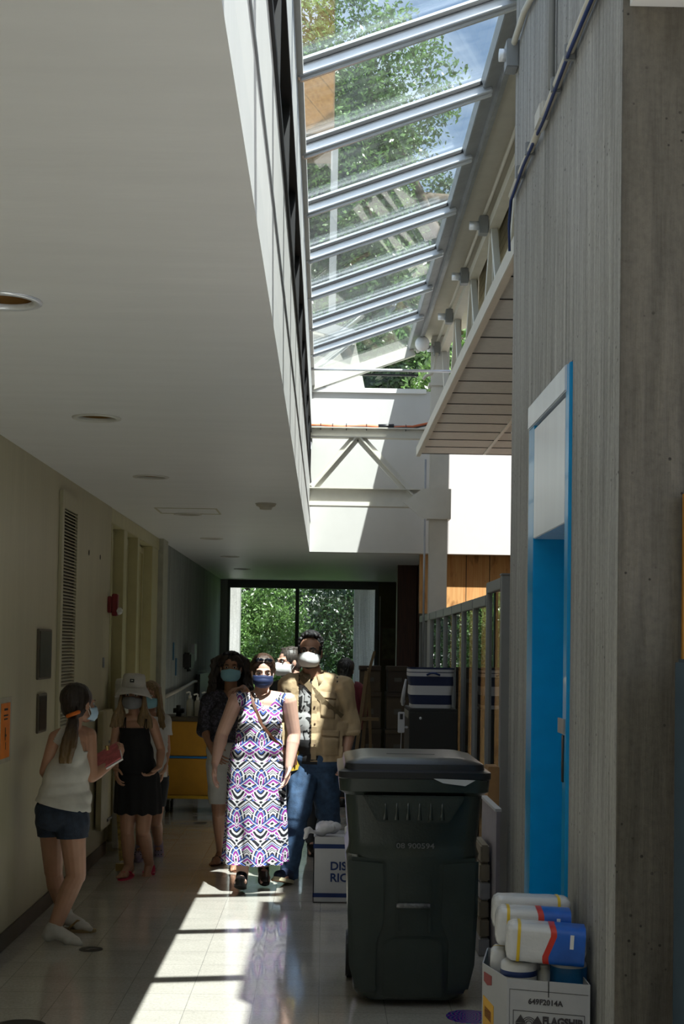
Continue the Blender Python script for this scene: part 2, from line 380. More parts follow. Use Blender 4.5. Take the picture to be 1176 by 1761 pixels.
# skylight
def zs(x):return 4.70+(x-XW)*.366
sl=thing('window_2',(XW,YE,4.7),kind='structure')
X1=.93;BY=[7.22-1.165*k for k in range(9,0,-1)]+[7.22+1.165*k for k in range(0,7)]
s_=V((1,0,.366)).normalized();n_=V((-.366,0,1)).normalized();MR=Matrix((s_,V((0,1,0)),n_)).transposed()
a=V((XW,0,zs(XW)));b_=V((X1,0,zs(X1)));L=(b_-a).length
for y in BY:
    c=(a+b_)/2+V((0,y,0))
    m=MB();m.obox(c-n_*.03,(L+.04,.045,.07),MR).obox(c-n_*.062,(L+.02,.095,.012),MR).obox(c-n_*.076,(L+.02,.03,.016),MR).obox(c+n_*.02,(L+.04,.06,.02),MR)
    m.build('rafter',M_alu,sl,bevel=.004)
    m=MB();m.obox(c-n_*.0+V((0,.034,0)),(L,.016,.02),MR).obox(c-n_*.0-V((0,.034,0)),(L,.016,.02),MR);m.build('gasket',M_gasket,sl)
ys=BY+[YE+.02]
for i in range(len(ys)-1):
    y0,y1=ys[i]+.03,ys[i+1]-.03;c=(a+b_)/2+V((0,(y0+y1)/2,0))
    MB().obox(c+n_*.005,(L,y1-y0,.012),MR).build('pane',G_sky,sl)
c=(a+b_)/2+V((0,YE-.0,0))
MB().obox(c-n_*.05,(L+.05,.09,.12),MR).build('end_rafter',M_truss,sl,bevel=.005)
m=MB();m.obox(V((X1+.02,5.9,zs(X1)-.0)),(.10,20.2,.06),MR).obox(V((X1+.075,5.9,zs(X1)+.02)),(.04,20.2,.13),MR);m.build('gutter_rail',M_alud,sl,bevel=.004)
MB().box(X1+.07,1.02,-4,YE,5.10,5.3).build('head_rail',M_beam,sl)
m=MB();m.add([(XW,YE+.08,4.62),(X1+.1,YE+.08,4.62),(X1+.1,YE+.08,zs(X1)-.1),(XW,YE+.08,4.63),(XW,YE+.09,4.62),(X1+.1,YE+.09,4.62),(X1+.1,YE+.09,zs(X1)-.1),(XW,YE+.09,4.63)],[(0,1,2,3),(7,6,5,4),(0,4,5,1),(1,5,6,2),(2,6,7,3),(3,7,4,0)])
m.build('gable_pane',G_win,sl)
MB().box(.2,1.03,YE+.06,YE+.1,4.79,4.81).build('gable_bar',M_gasket,sl)
# cream beam and roof slab right of the skylight
wallbox('ceiling_beam',(1.0,1.36,-4,YE-.02,5.165,5.28),M_beam)
wallbox('ceiling_roof_right',(1.36,4.35,-4,13.5,5.28,5.5),M_beam)
wallbox('added_sun_block',(.985,1.4,-4,6.42,5.28,5.74),M_beam)  # block added out of view to narrow the nearer sun patches
wallbox('wall_upper_right',(1.44,1.55,6.72,13.4,3.75,5.28),M_brick)
# hung soffit: tiles over a thick white edge
so=MB();so.box(.96,4.1,6.8,14.57,3.7,3.76);
tag(so.build('ceiling_soffit',M_soff),kind='structure')
m=MB();y=14.57-.02
k=0
while y>6.8: m.box(.975,4.1,y-.008,y+.0,3.694,3.7);y-=.5
tag(m.build('trim_10',M_gasket),kind='structure')
m=MB();m.box(1.62,1.65,6.8,14.5,3.688,3.699);tag(m.build('trim_11',M_truss),kind='structure')
tag(MB().box(.93,.975,6.8,14.6,3.67,3.77).build('trim_12',M_truss,bevel=.004),kind='structure')
tag(MB().box(1.72,1.95,12.95,13.05,3.685,3.699).build('trim_13',M_white),kind='structure')
# roof over the back and the upper-left block
wallbox('ceiling_roof_left',(-2.4,XW-.25,-4,23.3,3.06,3.2),M_beam)
wallbox('ceiling_roof_far',(XW-.25,1.4,YE+.2,24.0,3.06,3.2),M_beam)  # far overhang lengthened to shade the right window fin
tag(MB().prism([(1.36,13.5),(2.65,13.5),(1.40,YE),(1.36,YE)],5.28,5.4).build('added_column_shade',M_beam),kind='structure')  # slab added and shaped to keep the sun off the steel column
# ---------------------------------------------------------------- steelwork in the well
YT=15.2;kt=YT/15.78
def tz(z):return 1.66+(z-1.66)*kt
t=thing('roof_truss',(.4,YT,tz(3.28)),'off-white steel truss with two slanted braces before the sunlit end wall','truss')
m=MB();m.box(XW,1.08,YT-.06,YT+.06,tz(4.03),tz(4.045)).box(XW,1.08,YT-.06,YT+.06,tz(4.135),tz(4.15)).box(XW,1.08,YT-.012,YT+.012,tz(4.045),tz(4.135));m.build('top_chord',M_truss,t,bevel=.003)
m=MB();m.box(XW,1.10,YT-.07,YT+.07,tz(3.25),tz(3.265)).box(XW,1.1,YT-.012,YT+.012,tz(3.265),tz(3.445)).box(XW,1.10,YT-.07,YT+.07,tz(3.445),tz(3.46));m.build('bottom_chord',M_truss,t,bevel=.003)
for p,q in(((.32,4.04),(-.16,3.46)),((.36,4.04),(.98,3.38))):
    m=MB();a_=V((p[0]*kt,YT,tz(p[1])));c_=V((q[0]*kt,YT,tz(q[1])));m.bar(a_,c_,.10,.03,(0,1,0)).bar(a_+V((0,-.03,0)),c_+V((0,-.03,0)),.02,.05,(0,1,0));m.build('brace',M_truss,t,bevel=.003)
g=MB();g.add([(x*kt,y,tz(z)) for y in(YT-.1,YT-.08) for x,z in((.86,3.30),(1.08,3.12),(1.4,3.12),(1.4,3.46),(1.08,3.46))],[(0,1,2,3,4),(9,8,7,6,5)]+[(i,(i+1)%5,5+(i+1)%5,5+i) for i in range(5)])
g.build('gusset_plate',M_truss,t)
t=thing('steel_column',(1.25,YE-.3,0),'tall off-white steel column rising past the grey partition to the skylight beam','column')
m=MB();m.box(1.15,1.35,YE-.38,YE-.36,0,5.16).box(1.15,1.35,YE-.24,YE-.22,0,5.16).box(1.24,1.26,YE-.36,YE-.24,0,5.16);m.build('column_shaft',M_truss,t,bevel=.002)
m=MB();m.box(1.12,1.38,YE-.4,YE-.2,3.10,3.14).box(1.12,1.38,YE-.4,YE-.2,4.6,4.63);m.build('cap_plate',M_truss,t)
o=MB().tube([(1.09,YE-.45,.9),(1.09,YE-.45,3.76)],.012).build('drop_conduit',M_alud,smooth=True)
tag(o,'thin dark vertical conduit dropping beside the steel column','conduit')
o=MB().tube([(XW,14.85,4.63),(1.33,14.85,4.63)],.016).build('tie_rod',M_alu,smooth=True)
tag(o,'thin grey steel rod spanning the skylight well near its far end','rod')
# cable bundle on the truss
t=thing('cable_bundle',(.4,YT,tz(4.15)),'bundle of orange tubing and black wires lying along the truss top','cable')
def wob(z,y,amp,s): return [V((XW+.0+k*.062,y,z+amp*math.sin(k*.8+s)+(.0 if k<18 else (k-18)*.018))) for k in range(22)]
MB().tube(wob(4.07,YT-.02,.006,0),.018).build('orange_tube',mat('orange_innerduct',(.55,.14,.05),.45),t,smooth=True)
MB().tube(wob(4.085,YT+.03,.008,2),.009).build('grey_cable',M_grey,t,smooth=True)
MB().tube(wob(4.055,YT-.05,.007,1),.007).build('black_cable',M_black,t,smooth=True)
MB().tube([(.55,YT-.02,4.075),(.72,YT-.02,4.08)],.026).build('coupler',M_black,t,smooth=True)
for x in(-.08,.05,.2,.42,.85):MB().tube([V((x,YT-.02,4.065))+V((0,.035*math.cos(a),.035*math.sin(a))) for a in [k*.7 for k in range(10)]],.004,6).build('cable_tie',M_black,t)
# lattice girder above the soffit
t=thing('lattice_girder',(1.28,11,3.77),'long cream lattice girder with slanted bars standing on the soffit edge','girder')
MB().box(1.22,1.34,6.7,14.5,3.77,3.84).build('bottom_rail',M_beam,t)
MB().box(1.24,1.32,6.7,YE-.5,4.96,5.04).build('top_rail',M_beam,t)
NY=[15.45-1.52*k for k in range(6)]
for y in NY:
    for dy,mm in((-.76,M_truss),(.76,M_beam)):
        if 6.8<y+dy<YE-.3: MB().bar((1.28,y+.02*(1 if dy>0 else -1),4.98),(1.28,y+dy,3.82),.07,.05,(1,0,0)).build('brace',mm,t,bevel=.003)
    if y<14.4: MB().bar((1.30,y,4.98),(1.30,y,3.82),.03,.05,(1,0,0)).build('brace',M_beam,t)
jl=['grey junction box by the globe lamp at the far end of the girder','second grey junction box from the globe lamp along the girder','third grey junction box from the globe lamp along the girder','grey junction box high on the girder where the pier edge begins']
for k,y in enumerate(NY[:4]):
    t=thing('junction_box',(1.2,y,4.93),jl[k],'junction box','junction boxes along the lattice girder')
    MB().box(1.165,1.235,y-.05,y+.05,4.93,5.07).build('box_body',M_grey,t,bevel=.004)
    MB().tube([(1.09,y,5.0),(1.165,y,5.0)],.035,14).build('box_hub',M_alu,t,smooth=True)
o=MB().tube([(1.21,y,5.09) for y in(6.8,9,11,13,15.5)],.016).build('girder_conduit',M_beam,smooth=True);tag(o,'long cream conduit running under the beam past the junction boxes','conduit')
t=thing('globe_lamp',(1.02,15.2,4.92),'small round white globe lamp at the far end of the cream beam','lamp')
MB().ell((1.02,15.2,5.0),(.08,.085,.085),seg=24,rg=16).build('globe',mat('opal_glass',(.8,.8,.8),.3),t,smooth=True)
MB().tube([(1.05,15.25,5.0),(1.09,15.36,5.0)],.03).build('lamp_holder',M_grey,t,smooth=True)
o=MB().tube([(1.19,15.3,4.92),(1.16,15.28,4.75),(1.13,15.27,4.68),(1.07,15.27,4.66),(1.04,15.27,4.62)],.018).build('bent_conduit',M_beam,smooth=True);tag(o,'short bent cream conduit below the globe lamp','conduit')
# conduits on the concrete pier
def clamp(m,p): m.box(p[0]-.022,p[0]+.02,p[1]-.012,p[1]+.012,p[2]-.03,p[2]+.03)
t=thing('pier_conduit',(.87,5.5,3.86),'long off-white conduit running high along the concrete pier','conduit')
MB().tube([(.868,y,3.86+.01*math.sin(y*3)) for y in(4.26,4.8,5.2,5.5,5.75)],.017).tube([(.868,5.73,3.865),(.86,5.82,3.83),(.868,5.95,3.85)],.015).build('pipe',M_beam,t,smooth=True)
MB().tube([(.868,5.9,3.85),(.868,6.3,3.855),(.868,6.66,3.85)],.015).build('pipe',M_beam,t,smooth=True)
MB().tube([(.862,4.3,3.84),(.856,5.0,3.838),(.862,5.6,3.83),(.858,6.2,3.835),(.862,6.64,3.82),(.862,6.7,3.72),(.87,6.725,3.6)],.007,6).build('cable',M_navy,t,smooth=True)
MB().box(.845,.889,5.62,5.78,3.83,3.91).build('conduit_body',M_truss,t,bevel=.01)
for y in(4.5,5.05,5.35,6.05,6.35):
    m=MB();clamp(m,(.868,y,3.86));m.build('pipe_clamp',M_grey,t,bevel=.004)
o=MB().tube([(.87,5.49,3.9),(.87,5.49,5.4)],.014).build('vertical_conduit',M_grey,smooth=True);tag(o,'straight vertical grey conduit above the conduit body on the pier','conduit')
t=thing('corner_conduit',(.87,6.4,4.6),'cream conduit ending at a small box at the upper edge of the concrete pier','conduit')
MB().tube([(.87,5.6,4.40),(.87,5.93,4.52),(.87,6.3,4.59),(.865,6.6,4.58),(.865,6.66,4.52)],.015).build('pipe',M_beam,t,smooth=True)
MB().box(.83,.889,6.6,6.7,4.46,4.6).build('box_body',M_grey,t,bevel=.006)
MB().tube([(.80,6.66,4.54),(.84,6.66,4.54)],.03).build('box_hub',M_alu,t,smooth=True)
# recessed lamps
ord_=['recessed ceiling lamp at the very left edge, nearest the viewer','second recessed ceiling lamp, above the louvred vent','third recessed ceiling lamp, before the door recesses','fourth recessed ceiling lamp, level with the smoke detector','fifth recessed ceiling lamp, above the yellow cart','sixth recessed ceiling lamp, in the dark low ceiling','farthest recessed ceiling lamp, close to the big window']
for k,(x,y) in enumerate(LAMPS):
    t=thing('recessed_lamp',(x,y,ZC),ord_[k],'ceiling lamp','recessed lamps in the left ceiling')
    MB().lathe([(.118,ZC-.001),(.116,ZC-.006),(.096,ZC-.008),(.088,ZC-.002),(.088,ZC+.01)],(x,y,0)).build('trim_ring',M_truss if k else M_alu,t,smooth=True)
    MB().lathe([(.09,ZC),(.088,ZC+.05),(.07,ZC+.11),(.001,ZC+.118)],(x,y,0)).build('reflector',mat('amber_reflector',(.34,.19,.06),.3,metal=.6),t,smooth=True)
    MB().ell((x,y,ZC+.075),(.035,.035,.045)).build('bulb',M_alud,t,smooth=True)
t=thing('smoke_detector',(-.464,10.59,ZC),'round off-white smoke detector on the ceiling near the well','smoke detector')
MB().lathe([(.001,ZC),(.075,ZC),(.073,ZC-.018),(.05,ZC-.028),(.045,ZC-.045),(.001,ZC-.05)],(-.464,10.59,0)).build('detector_body',mat('ivory_plastic',(.55,.52,.43),.4),t,smooth=True)
MB().lathe([(.08,ZC),(.08,ZC-.006),(.07,ZC-.008)],(-.464,10.59,0)).build('base_ring',M_truss,t)
o=MB();
for k in range(1): o.box(-1.37,-.87,11.05,11.07,ZC-.003,ZC+.001).box(-1.37,-.87,11.5,11.52,ZC-.003,ZC+.001).box(-1.37,-1.355,11.07,11.5,ZC-.003,ZC).box(-.885,-.87,11.07,11.5,ZC-.003,ZC)
tag(o.build('access_hatch',M_lwall),'painted-over square access hatch frame in the ceiling','hatch')
# left wall fittings
t=thing('louvred_vent',(XL,9.24,1.1),'tall narrow louvred vent panel set in the cream left wall','vent')
m=MB()
for y0,y1,z0,z1 in((8.93,9.0,.95,2.64),(9.47,9.545,.95,2.64),(9.0,9.47,2.53,2.64),(9.0,9.47,.95,1.0),(9.0,9.47,1.33,1.37)):m.box(XL,XL+.022,y0,y1,z0,z1)
m.build('vent_frame',M_lwall,t,bevel=.003)
MB().box(XL,XL+.004,9.0,9.47,1.0,2.53).build('vent_back',M_dark,t)
m=MB();z=1.012
while z<2.52:
    if not 1.325<z<1.372: m.obox((XL+.012,9.235,z),(.022,.47,.004),Matrix.Rotation(math.radians(35),3,'Y'))
    z+=.0215
tag(m.build('louvre_slats',mat('ivory_slats',(.50,.46,.33),.5),t),kind='stuff')
for nm,lab,y0,y1,z0,z1 in(('wall_plaque','upper dark plaque beside the louvred vent',8.32,8.71,1.435,1.74),('wall_plaque','lower dark plaque beside the louvred vent',8.35,8.6,1.115,1.35)):
    t=thing(nm,(XL,(y0+y1)/2,z0),lab,'plaque','dark plaques on the left wall')
    MB().box(XL,XL+.014,y0,y1,z0,z1).build('plaque_frame',mat('plaque_edge',(.12,.10,.07),.5),t,bevel=.003)
    MB().box(XL+.014,XL+.018,y0+.02,y1-.02,z0+.015,z1-.015).build('plaque_face',mat('dark_plaque_face',(.028,.022,.016),.3,var=.5,scale=14),t)
t=thing('orange_notice',(XL,7.54,1.04),'narrow orange paper notice taped on the left wall','notice')
MB().box(XL,XL+.003,7.40,7.68,1.01,1.36).build('tape_backing',mat('tan_paper',(.40,.36,.27),.6),t)
MB().box(XL+.003,XL+.005,7.43,7.64,1.035,1.33).build('paper',mat('orange_paper',(.75,.20,.015),.6),t)
m=MB()
for z,h,yy0,yy1 in((1.29,.012,7.5,7.58),(1.26,.008,7.49,7.59),(1.24,.008,7.5,7.58),(1.13,.07,7.525,7.54),(1.15,.012,7.52,7.56),(1.08,.04,7.54,7.55)):m.box(XL+.005,XL+.006,yy0,yy1,z,z+h)
m.build('printed_lines',M_black,t)
t=thing('fire_alarm_strobe',(XL,11.05,1.98),'red fire alarm strobe with clear lens on the door frame','fire alarm')
red=mat('alarm_red',(.22,.012,.018),.4)
MB().box(XL-.0,XL+.03,10.98,11.09,1.90,2.03).build('back_box',red,t,bevel=.005)
MB().box(XL+.03,XL+.075,11.0,11.08,1.875,2.05).build('horn_body',red,t,bevel=.006)
MB().ell((XL+.085,11.03,1.915),(.03,.03,.03)).build('strobe_lens',mat('clear_lens',(.75,.75,.72),.08),t,smooth=True)
o=MB().box(XL,XL+.01,10.79,10.85,1.47,1.55).build('light_switch',M_alud,bevel=.003);tag(o,'small dark switch plate on the left wall before the door frame','switch')
for (y,z),s in(((10.07,2.31),'nearer the vent'),((10.57,2.31),'nearer the door frame')):
    o=MB().ell((XL+.002,y,z),(.003,.012,.02)).build('screw_hole',M_dark);tag(o,'small dark screw hole high on the left wall, '+s,'hole','screw holes on the left wall')
# fittings on the far left wall
XF=XL-.01
t=thing('soap_dispenser',(XF,17.6,1.35),'black wall dispenser above the yellow cart','dispenser')
MB().box(XF,XF+.10,17.0,17.4,1.36,1.56).build('dispenser_body',M_black,t,bevel=.02)
MB().tube([(XF+.05,17.2,1.38),(XF+.06,17.2,1.33)],.025).build('nozzle',M_black,t)
o=MB().box(XF,XF+.05,18.0,18.3,1.45,1.67).build('paper_holder',M_alud,bevel=.005);tag(o,'grey metal holder on the far left wall behind the black dispenser','holder')
for y,z0,z1,s in((15.85,1.48,1.68,'shorter upper'),(16.15,1.3,1.5,'longer lower')):
    o=MB().box(XF,XF+.012,y,y+.09,z0,z1).build('blue_strip',mat('faded_blue',(.03,.13,.24),.5));tag(o,s+' faded blue tape strip on the far left wall','strip','blue strips on the far left wall')
o=MB().tube([(XF+.03,14.9,1.1),(XF+.03,16.5,1.13),(XF+.03,18.2,1.18),(XF+.03,20,1.16)],.02).build('wall_pipe',M_beam,smooth=True);tag(o,'thin pale pipe along the far left wall behind the cart','pipe')
o=MB().box(XF+.02,XF+.08,18.5,20.0,0,1.3).build('dark_chair_back',M_black,bevel=.03);tag(o,'dark low seat back against the far left wall','chair')
# ---------------------------------------------------------------- partition
t=thing('glazed_partition',(1.18,12.5,0),'long grey metal partition of narrow glazed panels right of the trash cart','partition')
PY=[9.17,10.03,10.93,11.83,12.73,13.63,14.53,15.40,16.25,17.1]
for i,y in enumerate(PY):
    h=2.16 if i==0 else 2.125 if i==1 else 2.05
    m=MB()
    if i==0: m.box(1.158,1.232,y-.03,y+.06,0,h-.012).box(1.152,1.238,y-.04,y+.07,h-.012,h)
    else: m.box(1.16,1.19,y-.03,y+.03,0,h)
    m.build('post',M_grey,t,bevel=.004)
    if i: MB().box(1.19,1.225,y-.02,y+.02,.1,h-.04).build('stop',M_greyd,t)
for i in range(len(PY)-1):
    y0,y1=PY[i]+.03,PY[i+1]-.03;h=2.135 if i==0 else 2.05
    MB().box(1.155,1.2,y0,y1,h-.075,h).build('top_rail',M_grey,t,bevel=.003)
    MB().box(1.155,1.2,y0,y1,0,.12).build('bottom_rail',M_grey,t,bevel=.003)
    MB().box(1.180,1.188,y0,y1,.12,h-.075).build('pane',G_part,t)
# ---------------------------------------------------------------- trash cart
cart=thing('trash_cart',(.42,6.8,0),'large dark green wheeled trash cart with a black lid in the foreground','trash cart')
Mg=mat('dark_green_plastic',(.028,.037,.032),.27,var=.15,scale=3,bump=.0015,bscale=90)
Ml=mat('black_lid_plastic',(.012,.013,.017),.30,bump=.001,bscale=60)
def rrect(cx,cy,hx,hy,z,r=.06,n=5,bow=0.0):
    out=[]
    for q,(sx,sy) in enumerate(((1,-1),(1,1),(-1,1),(-1,-1))):
        for k in range(n+1):
            a=[-PI/2,0,PI/2,PI][q]+PI/2*k/n
            out.append(V((cx+sx*(hx-r)+r*math.cos(a),cy+sy*(hy-r)+r*math.sin(a),z)))
    if bow:
        for p in out:
            if p.y<cy: p.y-=bow*(1-((p.x-cx)/hx)**2)
    return out
cx,cy=.425,6.80
m=MB()
prof=[(.03,.245,.26,.10),(.06,.265,.28,.11),(.25,.285,.30,.12),(.45,.298,.315,.12),(.68,.308,.33,.11),(.705,.312,.335,.10),(.735,.30,.325,.08),(.76,.298,.325,.07),(.98,.318,.345,.06),(1.0,.345,.375,.06),(1.065,.35,.38,.06),(1.07,.335,.365,.05),(1.02,.325,.355,.05)]
m.loft([rrect(cx,cy,hx,hy,z,r,6,.02) for z,hx,hy,r in prof],cap=True)
m.build('cart_body',Mg,cart,auto=True)
yf=lambda z: cy-(.26+ (z/.98)*.085)-.022
# raised front panels
def fpanel(name,pts,th,mt=Mg,bev=.006):
    n=len(pts);m=MB();vs=[(x,yf(z)+.012,z) for x,z in pts]+[(x,yf(z)-th,z) for x,z in pts]
    m.add(vs,[tuple(range(n)),tuple(range(n,2*n))[::-1]]+[(i,n+i,n+(i+1)%n,(i+1)%n) for i in range(n)])
    return m.build(name,mt,cart,bevel=bev)
fpanel('front_brow',[(.185,.985),(.655,.985),(.59,.87),(.575,.862),(.265,.862),(.25,.87)],.038)
for k in range(6): 
    x=.29+.052*k;MB().tube([(x,yf(.95)-.034,.96),(x,yf(.88)-.046,.875)],[.003,.011],8).build('grip_rib',Mg,cart,smooth=True)
fpanel('side_bulge',[(.125,.70),(.30,.685),(.31,.40),(.275,.30),(.275,.06),(.17,.07),(.135,.2),(.125,.45)],.022,bev=.018)
fpanel('side_bulge',[(.725,.70),(.545,.685),(.54,.40),(.575,.30),(.575,.06),(.685,.07),(.715,.2),(.725,.45)],.022,bev=.018)
fpanel('lower_panel',[(.29,.30),(.34,.33),(.51,.33),(.565,.30),(.565,.05),(.29,.05)],.022)
MB().box(.345,.36,yf(.5)-.015,yf(.5)+.02,.35,.62).build('channel_rib',Mg,cart,bevel=.005)
MB().box(.495,.51,yf(.5)-.015,yf(.5)+.02,.35,.62).build('channel_rib',Mg,cart,bevel=.005)
MB().tube([(.35,yf(.47)-.012,.475),(.505,yf(.47)-.012,.475)],.012).build('lift_bar',mat('scuffed_bar',(.14,.14,.14),.45,var=.6,scale=60),cart,smooth=True)
put_text('serial_number','08 900594',.034,V((.432,yf(.75)-.005,.75)),FRONT,mat('grey_stamp',(.12,.12,.12),.6),cart,off=.0004,wd=.175)
m=MB()
m.loft([rrect(cx,cy-.005,hx,hy,z,.05,6) for z,hx,hy in((1.055,.345,.375),(1.062,.352,.385),(1.09,.352,.385),(1.095,.335,.37),(1.10,.325,.36),(1.125,.32,.355),(1.132,.31,.345),(1.15,.24,.29),(1.152,.20,.25))],True)
m.build('lid',Ml,cart,auto=True)
MB().box(cx-.12,cx+.11,cy-.1,cy-.08,1.149,1.1535).build('lid_marking',M_black,cart)
MB().tube([(cx-.25,cy+.42,1.04),(cx+.25,cy+.42,1.04)],.016).build('handle',Mg,cart,smooth=True)
for x in(cx-.27,cx+.27):
    w_=MB();w_.tube([(x-.025,cy+.3,.12),(x+.025,cy+.3,.12)],.12,28);w_.build('wheel',M_black,cart,bevel=.006)
o=MB();o.add([W(745,1339,6.402),W(818,1342,6.402),W(800,1352,6.400),W(762,1347,6.400)],[(0,1,2,3)]);
for v in range(4):pass
me=o.build('paper_slip',M_wbox,None,loc=(.6,6.4,1.04));tag(me,'white paper slip caught under the lid rim of the trash cart','paper')
md=me.modifiers.new('s','SOLIDIFY');md.thickness=.0015
# district box
db=thing('printed_carton',(.13,9.3,0),'white carton with navy bands and navy lettering behind the trash cart','carton')
x0,x1,y0,y1,h=-.05,.30,9.12,9.45,.425
m=MB()
for b_2 in((x0,x1,y0,y0+.006,0,h),(x0,x1,y1-.006,y1,0,h),(x0,x0+.006,y0,y1,0,h),(x1-.006,x1,y0,y1,0,h),(x0,x1,y0,y1,0,.006)):m.box(*b_2)
m.build('carton_body',M_wbox,db)
for z0,z1 in((.35,.378),(.035,.062)):MB().box(x0-.0015,x1+.0015,y0-.0015,y1,z0,z1).build('navy_band',M_navy,db)
MB().box(x0+.006,x1-.006,y0+.006,y1-.006,.006,.4).build('packed_goods',M_wbox,db)
def put_text_left(name,txt,size,x,y,z,mt,parent,off):
    me=text_mesh(txt,size,off,.0008);mx=min(v.co.x for v in me.vertices)
    me.transform(Matrix.Translation((x-mx,y,z))@FRONT.to_4x4()@Matrix.Identity(4));return link_mesh(name,me,mt,parent)
put_text_left('lettering','DIST',.075,.062,y0-.002,.235,M_navy,db,.002)
put_text_left('lettering','RICT',.075,.062,y0-.002,.16,M_navy,db,.002)
# bag and lid in carton
def remesh_bake(prims_mb,voxel,smooth=2,fac=.5,extra=None):
    me=prims_mb.mesh();bm=bmesh.new();bm.from_mesh(me);bmesh.ops.recalc_face_normals(bm,faces=bm.faces);bm.to_mesh(me);bm.free()
    o=bpy.data.objects.new('t',me);COL.objects.link(o)
    r=o.modifiers.new('r','REMESH');r.mode='VOXEL';r.voxel_size=voxel
    if smooth:
        s_m=o.modifiers.new('s','SMOOTH');s_m.iterations=smooth;s_m.factor=fac
    dg=bpy.context.evaluated_depsgraph_get();out=bpy.data.meshes.new_from_object(o.evaluated_get(dg))
    bpy.data.objects.remove(o);bpy.data.meshes.remove(me);return out
def displace(me,fn):
    n=len(me.vertices);no=[v.normal.copy() for v in me.vertices]
    for i,v in enumerate(me.vertices): v.co=v.co+fn(v.co,no[i])
    me.update()
bagm=mat('white_plastic_film',(.60,.60,.62),.25,var=.03,sss=0)
m=MB();random.seed(3)
for k in range(9):m.ell((.01+.08*random.random(),9.2+.15*random.random(),.455+.02*random.random()),(.055,.055,.035))
m.cap((0,9.2,.44),(-.05,9.16,.45),.03,.012).cap((-.05,9.16,.45),(-.09,9.15,.46),.012,.028).cap((-.09,9.15,.46),(-.11,9.15,.41),.02,.012)
me=remesh_bake(m,.008,2);displace(me,lambda c,n:n*.012*noise.noise(c*26));o=link_mesh('plastic_bag',me,bagm,None,(.1,9.25,.42),True);tag(o,'knotted white plastic bag on top of the printed carton','bag')
o=MB().lathe([(.001,.43),(.07,.43),(.075,.435),(.075,.47),(.07,.478),(.001,.48)],(.225,9.2,.005)).build('round_tub',M_white,smooth=False,auto=True,loc=(.225,9.2,.435));tag(o,'round white tub lid beside the plastic bag in the carton','tub')
# ---------------------------------------------------------------- carton at bottom right with packs
bx=thing('flagship_carton',(.72,4.75,0),'open white carton reading FLAGSHIP at the foot of the concrete pier','carton')
P1,P2,P3,P4,P5=(.612,4.58),(.868,4.50),(.872,5.02),(.60,5.04),(.556,4.80)
def rot_in(p,c,k): return (c[0]+(p[0]-c[0])*k,c[1]+(p[1]-c[1])*k)
cc=(.72,4.78);out_=[P1,P2,P3,P4,P5];inn=[rot_in(p,cc,.975) for p in out_]
m=MB();n=5;H=.59
vs=[(p[0],p[1],z) for z in(0,H) for p in out_]+[(p[0],p[1],z) for z in(H,.02) for p in inn]
m.add(vs,[tuple(range(5))[::-1]]+[(i,(i+1)%5,5+(i+1)%5,5+i) for i in range(5)]+[(5+i,5+(i+1)%5,10+(i+1)%5,10+i) for i in range(5)]+[(10+i,10+(i+1)%5,15+(i+1)%5,15+i) for i in range(5)]+[tuple(range(15,20))])
m.build('carton_body',mat('grey_white_card',(.40,.40,.415),.75,var=.04),bx)
dx=V((P2[0]-P1[0],P2[1]-P1[1],0));Lf=dx.length;dx.normalize();nn=V((dx.y,-dx.x,0))
FM=Matrix((dx,V((0,0,1)),nn)).transposed()
def fp(u,z,o=.001): return V((P1[0],P1[1],0))+dx*u+V((0,0,z))+nn*o
ink=mat('black_ink',(.035,.03,.035),.6)
put_text('stock_code','649F2014A',.024,fp(.125,.522),FM,ink,bx,off=.0006,wd=.112)
put_text('brand_lettering','FLAGSHIP',.034,fp(.180,.463),FM,ink,bx,off=.0016,wd=.128)
m=MB()
for (u0,z0,u1,z1) in((.020,.489,.252,.491),(.020,.33,.022,.49),(.250,.33,.252,.49),(.008,.556,.262,.5575),(.008,.30,.009,.556)):
    a_=fp(u0,z0,0);c_=fp(u1,z1,0);m.add([a_,fp(u1,z0,0),c_,fp(u0,z1,0),fp(u0,z0,.0012),fp(u1,z0,.0012),fp(u1,z1,.0012),fp(u0,z1,.0012)],[(0,1,2,3),(4,5,6,7),(0,1,5,4),(1,2,6,5),(2,3,7,6),(3,0,4,7)])
m.build('printed_border',ink,bx)
for u in(.045,.100):
    m=MB()
    m.add([fp(u-.017,.452),fp(u,.478),fp(u+.017,.452),fp(u-.017,.452,.002),fp(u,.478,.002),fp(u+.017,.452,.002)],[(0,1,2),(5,4,3),(0,3,4,1),(1,4,5,2)])
    m.add([fp(u-.017,.450),fp(u-.0,.420),fp(u+.017,.450),fp(u-.017,.450,.002),fp(u-.0,.420,.002),fp(u+.017,.450,.002)],[(0,1,2),(5,4,3)])
    m.build('diamond_mark',ink,bx)
m=MB()
for r_ in(.012,.02,.027):
    m.tube([fp(.0725+r_*.8*math.cos(a),.450+r_*.8*math.sin(a),.001) for a in [PI*k/12 for k in range(13)]],.0012,6)
m.build('ring_mark',ink,bx)
MB().box(.0,.001,0,.001,0,.001)
m=MB();a_=fp(.135,.595,0);c_=fp(.135,.535,0);m.bar(fp(.135,.591,.0),fp(.135,.54,.0),.003,.004,(nn.x,nn.y,0));m.build('card_slit',M_dark,bx)
